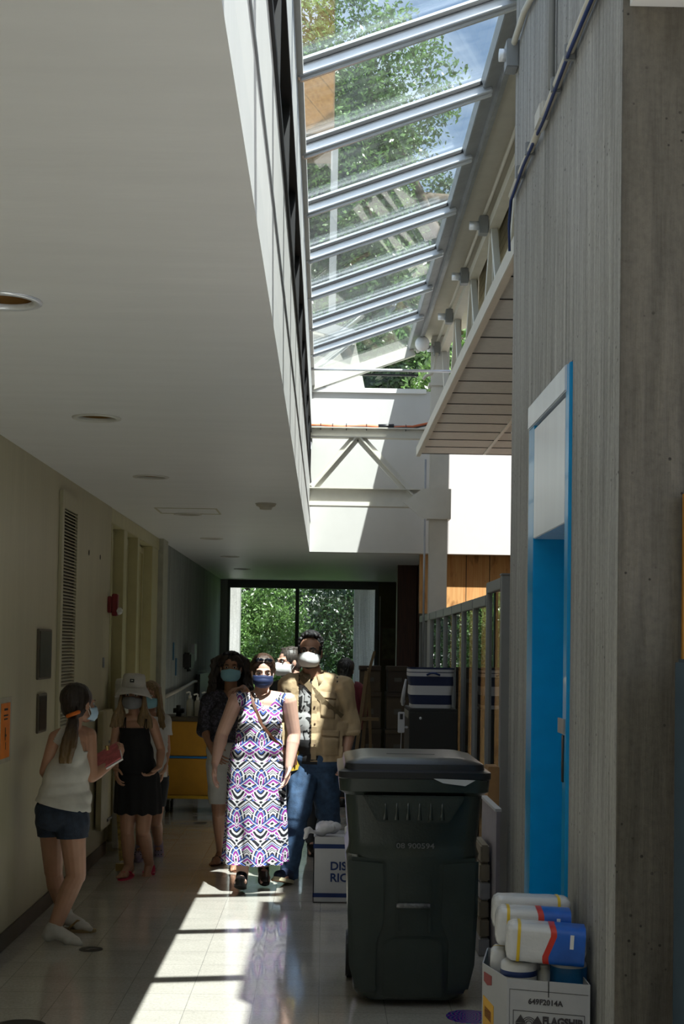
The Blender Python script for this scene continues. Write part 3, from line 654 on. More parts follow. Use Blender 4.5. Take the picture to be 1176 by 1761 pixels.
# left (chamfer) face marks
ex=V((P1[0]-P5[0],P1[1]-P5[1],0));Le=ex.length;ex.normalize();en=V((ex.y,-ex.x,0));
def lp(u,z,o=.0015): return V((P5[0],P5[1],0))+ex*u+V((0,0,z))+en*o
def lquad(nm,pts,mt): 
    m=MB();n=len(pts);m.add([lp(u,z,0) for u,z in pts]+[lp(u,z,.002) for u,z in pts],[tuple(range(n)),tuple(range(n,2*n))[::-1]]+[(i,(i+1)%n,n+(i+1)%n,n+i) for i in range(n)]);return m.build(nm,mt,bx)
lquad('red_crest',[(.02,.565),(.09,.565),(.09,.535),(.055,.527),(.02,.535)],mat('dull_red_ink',(.25,.03,.03),.6))
lquad('yellow_label',[(.015,.485),(.11,.47),(.11,.34),(.06,.35),(.015,.37)],mat('yellow_ink',(.62,.33,.02),.6))
lquad('red_patch',[(.03,.455),(.09,.445),(.09,.41),(.03,.42)],mat('dull_red_ink',(.25,.03,.03),.6))
def pack(name,lab,c,sz,ang,tilt,blue=True,yel='left'):
    t=thing(name,c,lab,'paper pack','wrapped paper packs on the carton')
    R_=Matrix.Rotation(ang,3,'Z')@Matrix.Rotation(tilt,3,'Y')
    def rr(u,k=1):
        o=[];hy,hz=sz[1]/2*k,sz[2]/2*k
        for i in range(28):
            a=2*PI*i/28;ca,sa=math.cos(a),math.sin(a);e=.45
            o.append(V(c)+R_@V((u,hy*math.copysign(abs(ca)**e,ca),hz*math.copysign(abs(sa)**e,sa))))
        return o
    def band(nm,u0,u1,k,mt,wavy=0):
        m=MB();r0=rr(u0,k);r1=rr(u1,k);
        if wavy:
            for i in range(28):
                zz=(r0[i]-V(c)).z/sz[2];s=wavy*math.sin(zz*5.2);r0[i]+=R_@V((s,0,0));
                if wavy and nm!='blue_wrap':r1[i]+=R_@V((s,0,0))
        m.loft([r0,r1],False);return m.build(nm,mt,t,smooth=True)
    L_=sz[0]/2;m=MB()
    m.loft([rr(u,k) for u,k in((-L_,.55),(-L_+.006,.85),(-L_+.02,.98),(-L_/2,1),(0,1.005),(L_/2,1),(L_-.02,.98),(L_-.006,.85),(L_,.5))],True)
    me=m.mesh();b=bmesh.new();b.from_mesh(me);bmesh.ops.recalc_face_normals(b,faces=b.faces);bmesh.ops.subdivide_edges(b,edges=b.edges,cuts=2,use_grid_fill=True);b.to_mesh(me);b.free()
    displace(me,lambda p,n:n*.0022*noise.noise(p*55))
    link_mesh('wrapped_rolls',me,mat('shrink_wrap_white',(.62,.62,.63),.22,var=.03,bump=.002,bscale=80),t,smooth=True)
    if blue:
        band('blue_wrap',.015,L_-.006,1.025,mat('blue_print_wrap',(.012,.11,.50),.3,var=.2,scale=12),.012)
        band('red_wave',0.0,.02,1.03,mat('red_print',(.55,.03,.015),.35),.012)
        MB().obox(V(c)+R_@V((L_*.62,-sz[1]/2*1.035,.02)),(.012,.003,.045),R_).build('pale_emblem',M_white,t)
    ux=-L_+.035 if yel=='left' else L_-.05
    band('yellow_strip',ux,ux+.010,1.02,mat('yellow_strip',(.75,.50,.02),.4))
    return t
pack('paper_towel_pack','front plastic wrapped paper pack with blue half and red wave, topmost on the carton',(.742,4.62,.700),(.26,.13,.125),math.radians(-6),math.radians(3))
pack('paper_towel_pack','middle paper pack with blue top edge, behind the front pack on the carton',(.722,4.765,.722),(.255,.12,.13),math.radians(-4),math.radians(2))
pack('paper_towel_pack','rear plain white pack with yellow strip at its right end, farthest back on the carton',(.735,4.90,.745),(.27,.12,.12),math.radians(-2),math.radians(1),False,'right')
pack('paper_towel_pack','crumpled small white pack standing low at the left edge of the carton',(.615,4.80,.60),(.09,.06,.10),math.radians(75),0,False)
for (x,y,lab,cm_) in((.660,4.655,'white paper roll with navy band on the left in the carton',M_navy),(.826,4.66,'bright blue banded paper roll on the right in the carton',mat('cyan_blue_print',(.01,.14,.36),.4))):
    t=thing('paper_roll',(x,y,.56),lab,'roll','round rolls in the carton')
    MB().lathe([(.015,.63),(.050,.634),(.058,.628),(.06,.62),(.06,.52),(.05,.515),(.015,.515),(.015,.63)],(x,y,0)).build('roll_body',mat('shrink_wrap_white',(.62,.62,.63),.22),t,smooth=True)
    if cm_ is M_navy: MB().lathe([(.0605,.606),(.0612,.60),(.0612,.59),(.0605,.588)],(x,y,0)).build('band',cm_,t,smooth=True)
    else: MB().lathe([(.0605,.618),(.0615,.61),(.0615,.54),(.0605,.535)],(x,y,0)).build('band',cm_,t,smooth=True)
t=thing('pump_bottle',(.745,4.66,.02),'small white pump bottle between the two rolls in the carton','bottle')
MB().lathe([(.02,.45),(.02,.595),(.012,.605),(.012,.615),(.001,.616)],(.745,4.66,0)).build('bottle_body',M_white,t,smooth=True)
MB().tube([(.745,4.66,.61),(.745,4.66,.635),(.742,4.66,.637),(.722,4.66,.632)],.004).build('pump_head',M_white,t,smooth=True)
MB().lathe([(.014,.605),(.014,.617),(.006,.62)],(.745,4.66,0)).build('bottle_collar',M_white,t)
# blue steel cabinet at right edge
t=thing('steel_cabinet',(1.2,4.05,0),'blue-grey steel cabinet with a chrome latch at the right edge of the view','cabinet')
MB().box(1.035,1.5,3.95,4.12,0,1.64).build('cabinet_body',mat('blue_grey_steel',(.09,.16,.23),.25,metal=.5),t,bevel=.01)
MB().box(1.030,1.5,3.945,3.95,.02,1.615).build('cabinet_door',mat('blue_grey_steel2',(.07,.14,.21),.2,metal=.5),t,bevel=.002)
o=MB();o.prism([(1.03,3.93),(1.045,3.90),(1.06,3.90),(1.06,3.96),(1.03,3.96)],1.03,1.17);o.build('latch',mat('chrome_black',(.10,.11,.12),.2,metal=.9),t,bevel=.004)
MB().tube([(1.035,3.92,1.165),(1.035,3.92,1.18)],.008).build('latch_pin',M_alu,t)
# ---------------------------------------------------------------- floor marks
def disc(name,c,rx,ry,mt,lab,cat,z=.002):
    m=MB();pts=[(c[0]+rx*math.cos(a),c[1]+ry*math.sin(a)) for a in [2*PI*k/36 for k in range(36)]];m.prism(pts,.0,z);o=m.build(name,mt,None,loc=(c[0],c[1],0));return tag(o,lab,cat)
dd=thing('floor_sticker',(-1.24,7.65,0),'round dark floor sticker with an arrow by the girl in the white tank top','sticker','round dark floor stickers')
MB().prism([(-1.24+.065*math.cos(a),7.65+.065*math.sin(a)) for a in [2*PI*k/30 for k in range(30)]],0,.0015).build('disc',M_black,dd)
MB().prism([(-1.27,7.64),(-1.245,7.66),(-1.2,7.67),(-1.245,7.645),(-1.25,7.63)],.0015,.002).build('arrow',M_grey,dd)
disc('floor_sticker',(-1.29,6.12),.11,.1,M_black,'round dark floor sticker at the very bottom left edge','sticker')['group']='round dark floor stickers'
disc('floor_sticker',(-1.13,13.1),.06,.06,M_black,'small far dark floor sticker in front of the yellow cart','sticker')['group']='round dark floor stickers'
def mandala():
    m,t=mk('purple_mandala');p=t.p();v=t.coord((1,1,1));sx=t.new('ShaderNodeSeparateXYZ');t.l.new(v,sx.inputs[0])
    an=t.m('ARCTAN2',sx.outputs[1],sx.outputs[0]);r=t.m('SQRT',t.m('ADD',t.m('POWER',sx.outputs[0],2),t.m('POWER',sx.outputs[1],2)))
    f=t.m('FRACT',t.m('ADD',t.m('MULTIPLY',r,45),t.m('MULTIPLY',t.m('SINE',t.m('MULTIPLY',an,12)),.35)))
    t.l.new(t.ramp(f,[(0,(.30,.02,.30)),(.3,(.02,.03,.30)),(.6,(.08,.01,.22)),(.8,(.02,.25,.35))],'CONSTANT'),p.inputs['Base Color']);p.inputs['Roughness'].default_value=.25;return m
disc('floor_decal',(.68,6.36),.105,.115,mandala(),'round purple and blue patterned floor decal beside the trash cart','decal')
# ---------------------------------------------------------------- behind: basket, cabinet, easel, boxes
t=thing('black_cabinet',(.9,11.7,0),'black cabinet under the striped basket against the partition','cabinet')
MB().box(.70,1.09,11.4,12.1,.05,1.165).build('cabinet_body',mat('black_laminate',(.010,.010,.011),.45),t,bevel=.005)
MB().box(.70,1.09,11.385,11.4,.07,1.14).build('door',mat('black_laminate2',(.014,.014,.014),.4),t,bevel=.003)
MB().ell((.79,11.38,1.09),(.011,.006,.011)).build('knob',M_alu,t,smooth=True)
m=MB()
for k in range(8):m.box(.695,.70,11.5+.07*k,11.54+.07*k,1.08,1.14)
m.build('side_vent',mat('pale_vent',(.25,.24,.20),.5),t)
bk=thing('striped_basket',(.89,11.65,1.167),'fabric basket in white and navy stripes on the black cabinet','basket')
def basket_mat():
    m,t_=mk('navy_white_canvas');p=t_.p();v=t_.coord();sx=t_.new('ShaderNodeSeparateXYZ');t_.l.new(v,sx.inputs[0])
    z=t_.m('DIVIDE',sx.outputs[2],.33)
    t_.l.new(t_.ramp(z,[(0,(.5,.5,.52)),(.09,(.012,.02,.06)),(.33,(.5,.5,.52)),(.56,(.012,.02,.06)),(.79,(.5,.5,.52)),(.88,(.012,.02,.06)),(.90,(.5,.5,.52)),(.965,(.012,.02,.06))],'CONSTANT'),p.inputs['Base Color'])
    p.inputs['Roughness'].default_value=.85;t_.l.new(t_.bump(t_.noise(v,220,2),.4,.002),p.inputs['Normal']);return m
m=MB();rg_=[]
for k in range(12):
    z=.33*k/11;hx=.165+.022*(k/11);rg_.append(rrect(.885,11.66,hx,.19+.02*k/11,1.168+z,.05,5))
rg_.append(rrect(.885,11.66,.18,.203,1.168+.33,.05,5));rg_.append(rrect(.885,11.66,.155,.18,1.175,.05,5))
for r_ in rg_[:-2]:
    for p_ in r_: p_+=V((.004*math.sin(p_.z*40+p_.y*20),0,0))
m.loft(rg_,True);o=m.build('basket_body',basket_mat(),bk,auto=True)
MB().tube([(.84,11.44,1.44),(.87,11.435,1.455),(.89,11.434,1.458),(.91,11.435,1.455),(.95,11.44,1.44)],.008).build('handle',M_navy,bk,smooth=True)
MB().tube([(.68,11.6,1.40),(.665,11.62,1.30),(.655,11.62,1.21),(.66,11.66,1.19),(.675,11.68,1.22)],[.008,.015,.018,.014,.008]).build('handle',mat('pale_canvas',(.45,.45,.47),.8),bk,smooth=True)
t=thing('white_handset',(.64,11.45,1.03),'pale handset shaped device hanging left of the black cabinet','device')
MB().box(.61,.665,11.44,11.47,.965,1.135).box(.665,.694,11.45,11.46,1.0,1.02).build('device_body',M_wbox,t,bevel=.008)
MB().box(.625,.65,11.435,11.44,1.075,1.12).build('display',M_black,t)
MB().tube([(.64,11.455,.965),(.638,11.46,.85),(.632,11.46,.6),(.63,11.46,.01)],.003,6).build('cord',M_wbox,t)
ez=thing('wooden_easel',(.42,14.2,0),'slender dark wooden easel behind the man in the tan jacket','easel')
Me=mat('easel_wood',(.12,.075,.03),.5,var=.2)
MB().bar((.36,14.2,0.02),(.455,14.2,1.43),.035,.02,(0,1,0)).build('leg',Me,ez);MB().bar((.27,14.1,0.02),(.43,14.15,1.42),.035,.02,(0,1,0)).build('leg',Me,ez)
MB().bar((.52,14.6,0.02),(.45,14.22,1.45),.03,.02,(0,1,0)).build('leg',Me,ez)
MB().bar((.445,14.17,1.38),(.508,14.17,1.62),.028,.02,(0,1,0)).build('mast',Me,ez)
MB().box(.36,.56,14.12,14.2,.92,.95).build('tray',Me,ez)
random.seed(11)
brown=[mat('brown_carton_%d'%k,(.028+.008*k,.018+.006*k,.010+.003*k),.8) for k in range(4)]
labs={0:'lowest',1:'second',2:'third',3:'topmost'}
for c_,xx in enumerate((.50,.80)):
    z=0
    for k in range(4):
        h_=[.42,.36,.40,.28][k];w_=[.26,.25,.24,.22][k]
        t=thing('storage_box',(xx,15.3,z),'%s brown box in the %s dark stack behind the black cabinet'%(labs[k],['left','right'][c_]),'box','dark stacked boxes behind the cabinet')
        MB().box(xx-w_/2,xx+w_/2,15.1,15.5,z,z+h_-.04).build('box_body',brown[(k+c_)%4],t,bevel=.004)
        MB().box(xx-w_/2-.008,xx+w_/2+.008,15.09,15.51,z+h_-.05,z+h_-.002).build('box_lid',brown[(k+c_+1)%4],t,bevel=.003)
        MB().box(xx-.04,xx+.04,15.095,15.1,z+h_*.4,z+h_*.55).build('box_label',mat('faded_label',(.06,.055,.045),.7),t)
        z+=h_
o=MB().box(.90,.905,22.9,22.95,1.2,2.5).build('white_cord_strip',M_white);tag(o,'thin white vertical cord on the dark far wall right of the window','cord')
t=thing('wall_picture',(1.0,22.97,1.5),'dark framed drawing on the far wall right of the window','picture')
MB().box(.92,1.18,22.95,22.99,1.45,2.0).build('picture_frame',Me,t,bevel=.004)
MB().box(.94,1.16,22.945,22.95,1.47,1.98).build('picture_sheet',mat('dark_sheet',(.13,.12,.06),.6,var=.4,scale=12),t)
# things leaning right of the trash cart
t=thing('leaning_panel',(.935,7.75,0),'pale lavender panel standing on edge right of the trash cart','panel')
MB().box(.925,.945,7.42,8.1,0,.80).build('panel_board',mat('lavender_board',(.30,.27,.30),.5),t,bevel=.002)
MB().box(.918,.952,7.42,8.1,.80,.815).build('panel_edge',M_wbox,t)
t=thing('folded_papers',(.885,7.9,0),'folded pale papers stacked between the trash cart and the lavender panel','papers')
for k in range(6):MB().box(.86+.004*(k%2),.918-.003*(k%3),7.6,7.95,.10*k,.10*k+.097).build('paper_fold',mat('cream_paper',(.24,.20,.14),.7) if k%3 else mat('dull_white_paper',(.32,.31,.31),.7),t,bevel=.008)
o=MB().box(1.03,1.10,8.7,8.9,.0,.93).build('tan_carton',mat('tan_carton',(.34,.19,.08),.8),bevel=.004);tag(o,'tall narrow tan carton between the lavender panel and the partition post','carton')
# yellow cart
yc=thing('yellow_cart',(-1.3,14.0,0),'yellow two-section rolling cart with a blue rail behind the woman','cart')
Y_=mat('ochre_yellow_panel',(.40,.19,.008),.5,var=.08);Y2=mat('yellow_metal_edge',(.55,.33,.02),.4)
MB().box(-1.62,-.95,13.85,14.35,.56,.90).build('upper_panel',Y_,yc,bevel=.005)
MB().box(-1.62,-.95,13.85,14.35,.17,.535).build('lower_panel',Y_,yc,bevel=.005)
MB().box(-1.625,-.945,13.845,14.355,.537,.557).build('blue_rail',mat('blue_rail',(.01,.13,.36),.4),yc)
MB().box(-1.63,-.94,13.83,14.37,.14,.172).build('base_frame',Y2,yc,bevel=.004)
MB().box(-1.60,-.96,13.83,14.37,.90,.945).build('cart_top',mat('dark_top',(.06,.045,.03),.4),yc,bevel=.004)
for x in(-1.53,-1.03):
    for y in(13.93,14.27):
        c=MB();c.tube([(x-.02,y,.065),(x+.02,y,.065)],.065,20);wh=c.build('caster',M_black,yc,bevel=.004)
        MB().box(x-.03,x+.03,y-.03,y+.03,.11,.14).tube([(x-.022,y,.065),(x+.022,y,.065)],.02,10).build('caster_fork',M_alud,wh)
for k,(x,s,lab) in enumerate(((-1.335,1,'clear pump bottle with white top, leftmost of three on the yellow cart'),(-1.26,.92,'middle clear pump bottle of three on the yellow cart'),(-1.18,1.0,'rightmost clear pump bottle of three on the yellow cart'))):
    t=thing('sanitizer_bottle',(x,14.0,.947),lab,'bottle','sanitizer bottles on the yellow cart')
    z=.946;MB().loft([rrect(x,14.0,.035*s,.03*s,z+q,.02,4) for q in(0,.01,.15*s)]+[rrect(x,14.0,.018,.018,z+.175*s,.017,4)],True).build('bottle_body',mat('clear_gel_bottle',(.36,.36,.33),.12),t,auto=True)
    MB().tube([(x,14,z+.17*s),(x,14,z+.205*s)],.016).build('cap_collar',M_white,t,smooth=True)
    MB().tube([(x,14,z+.2*s),(x,14,z+.235*s),(x-.01,13.99,z+.24*s),(x-.035,13.97,z+.232*s)],.008).build('pump_head',M_white,t,smooth=True)
o=MB().box(-1.5,-1.4,13.95,14.2,.946,1.05).build('black_pouch',M_black,bevel=.03,smooth=True,loc=(-1.45,14.05,.946));tag(o,'small dark pouch at the left end of the yellow cart top','pouch')
# folded white board and yardstick near wall
t=thing('folded_table',(XL+.1,10.9,0),'off-white folded table top leaning by the door frame behind the girls','table')
m=MB();m.loft([rrect(XL+.10,0,.0,.0,0,.001,1)],True) if False else None
def slab(x0,x1,yc_,hy,z0,z1,r):
    pts=[]
    for q,(sy,sz) in enumerate(((1,-1),(1,1),(-1,1),(-1,-1))):
        for k in range(5):
            a=[-PI/2,0,PI/2,PI][q]+PI/2*k/4
            pts.append((yc_+sy*(hy-r)+r*math.cos(a),(z0+z1)/2+sz*((z1-z0)/2-r)+r*math.sin(a)))
    n=len(pts);return [(x0,a,b) for a,b in pts]+[(x1,a,b) for a,b in pts],[tuple(range(n))[::-1],tuple(range(n,2*n))]+[(i,(i+1)%n,n+(i+1)%n,n+i) for i in range(n)]
vs,fs=slab(XL+.07,XL+.115,11.35,.35,.05,1.38,.06);MB().add(vs,fs).build('table_top',mat('offwhite_laminate',(.46,.45,.38),.4),t,bevel=.004)
vs,fs=slab(XL+.02,XL+.06,10.75,.25,.25,1.15,.05);MB().add(vs,fs).build('table_leaf',mat('cream_laminate',(.42,.37,.22),.4),t,bevel=.004)
for z in(.3,.9):MB().tube([(XL+.06,10.8,z),(XL+.06,11.3,z)],.012).build('table_leg',M_alud,t)
ys_=thing('yardstick',(-1.47,10.55,0),'spotted tan yardstick leaning between the wall and the girl in black','yardstick')
MB().bar(W(200,1330,10.5),W(209,1480,10.3),.033,.006,(0,1,0)).build('stick',mat('spotted_yellow_wood',(.45,.33,.10),.5,var=.45,scale=45),ys_)
MB().box(-1.5,-1.43,10.28,10.32,0,.05).build('stick_foot',mat('spotted_yellow_wood2',(.40,.29,.09),.5),ys_)
# ---------------------------------------------------------------- outdoors
grass=mat('lawn',(.06,.13,.02),.9,var=.4,scale=4)
tag(MB().box(-40,40,24.2,90,-.4,-.3).build('ground',grass),kind='structure')
def leaf_mat(name,c,dark=.5):
    m,t=mk(name);t.n.remove(t.p());g=t.new('ShaderNodeNewGeometry')
    oi=t.noise(t.coord((1,1,1)),1.7,2);wn_=t.new('ShaderNodeTexWhiteNoise');t.l.new(t.coord((30,30,30)),wn_.inputs['Vector'])
    n2=t.noise(t.coord((1,1,1)),11,1)
    col=t.ramp(n2,[(.3,[x*dark for x in c]),(.55,c),(.75,[min(1,x*1.6) for x in c])])
    d=t.new('ShaderNodeBsdfDiffuse');tr=t.new('ShaderNodeBsdfTranslucent');t.l.new(col,d.inputs[0]);t.l.new(col,tr.inputs[0])
    mx=t.new('ShaderNodeMixShader');mx.inputs[0].default_value=.35;t.l.new(d.outputs[0],mx.inputs[1]);t.l.new(tr.outputs[0],mx.inputs[2])
    gl=t.new('ShaderNodeBsdfGlossy');gl.inputs['Roughness'].default_value=.35;m2=t.new('ShaderNodeMixShader');m2.inputs[0].default_value=.07
    t.l.new(mx.outputs[0],m2.inputs[1]);t.l.new(gl.outputs[0],m2.inputs[2]);t.l.new(m2.outputs[0],t.n['Material Output'].inputs[0]);return m
L1=leaf_mat('bright_leaves',(.13,.24,.06));L2=leaf_mat('mid_leaves',(.085,.16,.055));L3=leaf_mat('shade_toned_leaves',(.035,.075,.025))  # the last green is darkened to stand for trees in shade
bark=mat('bark',(.12,.09,.06),.9,var=.3)
def foliage(name,blobs,n,size,mt,parent,seed):
    r=np.random.default_rng(seed);C=[];wts=np.array([b[1][0]*b[1][1]+b[1][2]*b[1][0] for b in blobs],float);wts/=wts.sum()
    cnt=(wts*n).astype(int)
    for (c,rad),k in zip(blobs,cnt):
        ncl=max(4,k//28);u=r.normal(size=(ncl,3));u/=np.linalg.norm(u,axis=1)[:,None];rr=r.uniform(.55,1.0,(ncl,1))
        cl=np.array(c)+u*rr*np.array(rad);idx=r.integers(0,ncl,k)
        C.append(cl[idx]+r.normal(size=(k,3))*size*2.1)
    P=np.vstack(C);k=len(P);a=r.normal(size=(k,3));a/=np.linalg.norm(a,axis=1)[:,None];b=r.normal(size=(k,3));b-=a*(a*b).sum(1)[:,None];b/=np.linalg.norm(b,axis=1)[:,None]
    s=size*r.uniform(.6,1.3,(k,1));vs=np.stack([P-a*s,P-b*s*.45,P+a*s,P+b*s*.45],1).reshape(-1,3)
    off=np.array(origin(parent));vs=vs-off
    me=bpy.data.meshes.new(name);me.vertices.add(4*k);me.vertices.foreach_set('co',vs.ravel());me.loops.add(4*k);me.loops.foreach_set('vertex_index',np.arange(4*k,dtype=np.int32))
    me.polygons.add(k);me.polygons.foreach_set('loop_start',np.arange(0,4*k,4,dtype=np.int32));me.update(calc_edges=True);me.validate()
    o=bpy.data.objects.new(name,me);COL.objects.link(o);me.materials.append(mt);o.parent=parent;return o
def tree(name,lab,x,y,blobs,n,size,mt,seed,trunk=.18,h=None,cat='tree'):
    t=thing(name,(x,y,-.3),lab,cat,None)
    foliage('foliage',blobs,n,size,mt,t,seed)
    r=random.Random(seed);top=max(b[0][2] for b in blobs);m=MB()
    pts=[V((x,y,-.3))]+[V((x+.25*math.sin(k*1.3+seed),y,-.3+(top+.3)*k/5)) for k in range(1,6)]
    m.tube(pts,[trunk*(1-.15*k) for k in range(6)],8);m.build('trunk',bark,t,smooth=True)
    for b in blobs[:7]:
        k=r.randint(2,4);MB().tube([pts[k],(pts[k]+V(b[0]))/2+V((0,0,.2)),V(b[0])],[trunk*.5,trunk*.35,trunk*.15],6).build('branch',bark,t,smooth=True)
    return t
def blobs(cx,cy,cz,R,n,seed,k=.5):
    r=random.Random(seed);return [((cx+r.uniform(-1,1)*R[0]*.65,cy+r.uniform(-1,1)*R[1]*.65,cz+r.uniform(-1,1)*R[2]*.7),(R[0]*k,R[1]*k,R[2]*k)) for _ in range(n)]
# trees over the skylight
tree('leafy_tree','tall leafy tree seen through the nearer skylight panes, reaching into blue sky',3.3,27.5,blobs(-.6,27,10.6,(3.1,2.0,3.9),34,1,.36),120000,.060,L1,1,.25)
tree('leafy_tree','dense green tree behind the middle skylight panes',3.6,31.5,blobs(.4,31.5,9.2,(4.6,1.6,3.6),26,2,.34),80000,.07,L2,2,.28)
tree('leafy_tree','shaded tree with bare limbs at the lower skylight panes',1.9,24.3,blobs(1.6,24.3,6.4,(1.7,.9,.7),10,3),22000,.06,L2,3,.12)
tree('leafy_tree','green tree seen through the triangular gable glass',2.4,21.0,blobs(2.3,21.0,5.6,(1.2,.8,1.0),8,4),14000,.05,L1,4,.1)
tree('leafy_shrub','sunlit bright green shrub beyond the left half of the far window',-1.5,27.5,blobs(-1.7,27.3,1.3,(1.35,1.0,1.7),12,5),40000,.04,L1,5,.05,cat='shrub')
tree('leafy_shrub','darker green thicket beyond the right half of the far window',.9,33,blobs(.9,33,1.6,(1.9,1.2,2.0),12,6),24000,.055,L3,6,.08,cat='shrub')
tree('leafy_tree','tall woodland tree behind the window shrubs',-1.6,38,blobs(-1.6,38,2.6,(3.4,1.4,3.4),14,7),26000,.08,L3,7,.25)
tree('leafy_tree','dark woodland tree filling the gap right of the window',3.6,40,blobs(4.0,40,3,(3.0,1.4,3.6),12,8),18000,.08,L3,8,.25)
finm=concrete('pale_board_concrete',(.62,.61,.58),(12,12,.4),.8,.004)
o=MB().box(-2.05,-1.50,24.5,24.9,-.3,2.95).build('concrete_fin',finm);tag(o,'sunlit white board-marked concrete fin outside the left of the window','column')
o=MB().box(.50,.90,24.0,24.35,-.3,2.95).build('concrete_fin',concrete('shade_tinted_concrete',(.40,.43,.42),(12,12,.4),.7,.004));tag(o,'shaded bluish concrete fin outside the right of the window','column')  # bluish grey puts the fin's shade into its colour
# neighbouring building parts seen through the skylight
stucco=mat('pale_stucco',(.50,.48,.43),.9,var=.08,scale=30)
t=thing('neighbour_wing',(-1.2,20.5,3.2),'pale stucco upper wing with a sloping roof edge beyond the skylight','building')
MB().add([(-3.2,19.4,3.2),(.95,19.4,3.2),(.35,19.4,6.0),(-3.2,19.4,6.9),(-3.2,22,3.2),(.95,22,3.2),(.35,22,6.0),(-3.2,22,6.9)],[(0,1,2,3),(7,6,5,4),(0,4,5,1),(1,5,6,2),(2,6,7,3),(3,7,4,0)]).build('stucco_wall',stucco,t)
MB().bar((.38,19.3,5.98),(-3.2,19.3,6.9),.16,.05,(0,1,0)).build('roof_edge',M_alud,t)
MB().box(-3.2,.02,19.2,20.4,8.8,9.75).build('brown_soffit',mat('brown_shingle',(.14,.085,.035),.9,var=.3,scale=20),t)
for x in(-3.0,-.02):MB().box(x,x+.10,19.3,19.4,5.9,8.8).build('eave_post',M_grey,t)
o=MB().box(-.25,.36,18.6,19.2,3.2,5.02).build('rooftop_unit',mat('galvanised_unit',(.50,.52,.56),.5,metal=.2),bevel=.01);tag(o,'pale boxy rooftop unit just outside the gable glass','rooftop unit')
# ---------------------------------------------------------------- people
SK1=mat('skin_fair',(.62,.36,.27),.5,var=.06,scale=14,sss=.08)
SK2=mat('skin_tan',(.46,.25,.165),.5,var=.07,scale=14,sss=.08)
SK3=mat('skin_light_pink',(.68,.42,.33),.5,var=.06,scale=14,sss=.08)
SK4=mat('skin_warm_tan',(.36,.185,.115),.5,var=.07,scale=14,sss=.08)
H_dark=mat('hair_dark',(.018,.011,.008),.45,var=.4,scale=60,bump=.003,bscale=120,stretch=(3,3,.4))
H_black=mat('hair_black',(.010,.009,.009),.5,bump=.003,bscale=120)
H_brown=mat('hair_brown',(.05,.025,.014),.42,var=.4,scale=50,bump=.003,bscale=120,stretch=(3,3,.4))
H_blond=mat('hair_dark_blond',(.20,.125,.055),.45,var=.4,scale=50,bump=.004,bscale=140,stretch=(3,3,.3))
EYEW=mat('eye_white',(.7,.68,.65),.2);EYED=mat('eye_iris',(.03,.02,.015),.15);LIP=mat('lip',(.45,.16,.14),.5)
def frame(fwd,up=(0,0,1)):
    f=V(fwd).normalized();u=V(up);u=(u-f*u.dot(f)).normalized();r=f.cross(u).normalized()
    return Matrix((r,f,u)).transposed()      # columns: right(x) forward(y) up(z)
def hand_prims(m,w,d,pn,thumb,curl=.5,s=1.0):
    """w wrist, d towards the fingers, pn palm normal, thumb = +1/-1 side along d x pn"""
    d=V(d).normalized();pn=V(pn);pn=(pn-d*pn.dot(d)).normalized();ac=d.cross(pn).normalized()*thumb
    w=V(w)
    for k,o in enumerate((.030,.010,-.010,-.029)):
        kn=w+d*(.088-.004*abs(k-1))*s+ac*o*s;st=w+d*.008*s+ac*o*.55*s
        m.cap(st,kn,.014*s,.0115*s,10)
        L_=(.040,.045,.042,.033)[k]*s;r_=(.0088,.009,.0087,.0078)[k]*s
        p=kn;dirv=(d+ac*(o*3.2)).normalized();a=0
        for seg,(ll,rr) in enumerate(((1,1),(.65,.9),(.5,.8))):
            a+=curl*(.55+.25*seg)
            q=p+(dirv*math.cos(a)+pn*math.sin(a))*L_*ll
            m.cap(p,q,r_*(1-.05*seg),r_*rr*.93,8);p=q
    b0=w+d*.020*s+ac*.024*s;b1=b0+(d*.55+ac*.75+pn*.35).normalized()*.042*s;b2=b1+(d*.85+ac*.35+pn*.35).normalized()*.032*s;b3=b2+(d*.9+ac*.0+pn*.35).normalized()*.024*s
    m.cap(b0,b1,.015*s,.0115*s,10).cap(b1,b2,.0112*s,.0098*s,8).cap(b2,b3,.0098*s,.008*s,8)
def head_prims(m,c,F,s=1.0,ears=True):
    P_=lambda x,y,z:V(c)+F@V((x*s,y*s,z*s))
    def E_(x,y,z,a,b,d):m.ell(P_(x,y,z),(a*s,b*s,d*s),F,20,14)
    E_(0,-.014,.032,.074,.092,.082);E_(0,.022,-.02,.060,.070,.082);E_(0,.052,-.076,.034,.036,.030);E_(0,.0,-.045,.055,.06,.05)
    for sx in(-1,1):
        E_(.034*sx,.066,-.022,.024,.022,.022)
        m.cap(P_(.012*sx,.086,.027),P_(.046*sx,.072,.025),.0095*s,.008*s,8)
        if ears: E_(.075*sx,-.006,-.005,.010,.018,.031)
    m.cap(P_(0,.088,.018),P_(0,.109,-.018),.0075*s,.0125*s,10);m.cap(P_(-.011,.100,-.021),P_(.011,.100,-.021),.009*s,.009*s,8)
    m.cap(P_(-.018,.088,-.046),P_(.018,.088,-.046),.0085*s,.0085*s,8)
def eyes(c,F,s,parent,brow,closed=False):
    P_=lambda x,y,z:V(c)+F@V((x*s,y*s,z*s))
    for sx in(-1,1):
        MB().ell(P_(.031*sx,.079,.008),(.0135*s,.010*s,.0075*s),F,14,8).build('eye',EYEW,parent,smooth=True)
        MB().ell(P_(.031*sx,.0875,.008),(.006*s,.0035*s,.006*s),F,12,8).build('iris',EYED,parent,smooth=True)
        MB().tube([P_(.014*sx,.092,.026),P_(.032*sx,.091,.031),P_(.050*sx,.078,.026)],[.003*s,.0042*s,.002*s],8).build('eyebrow',brow,parent,smooth=True)
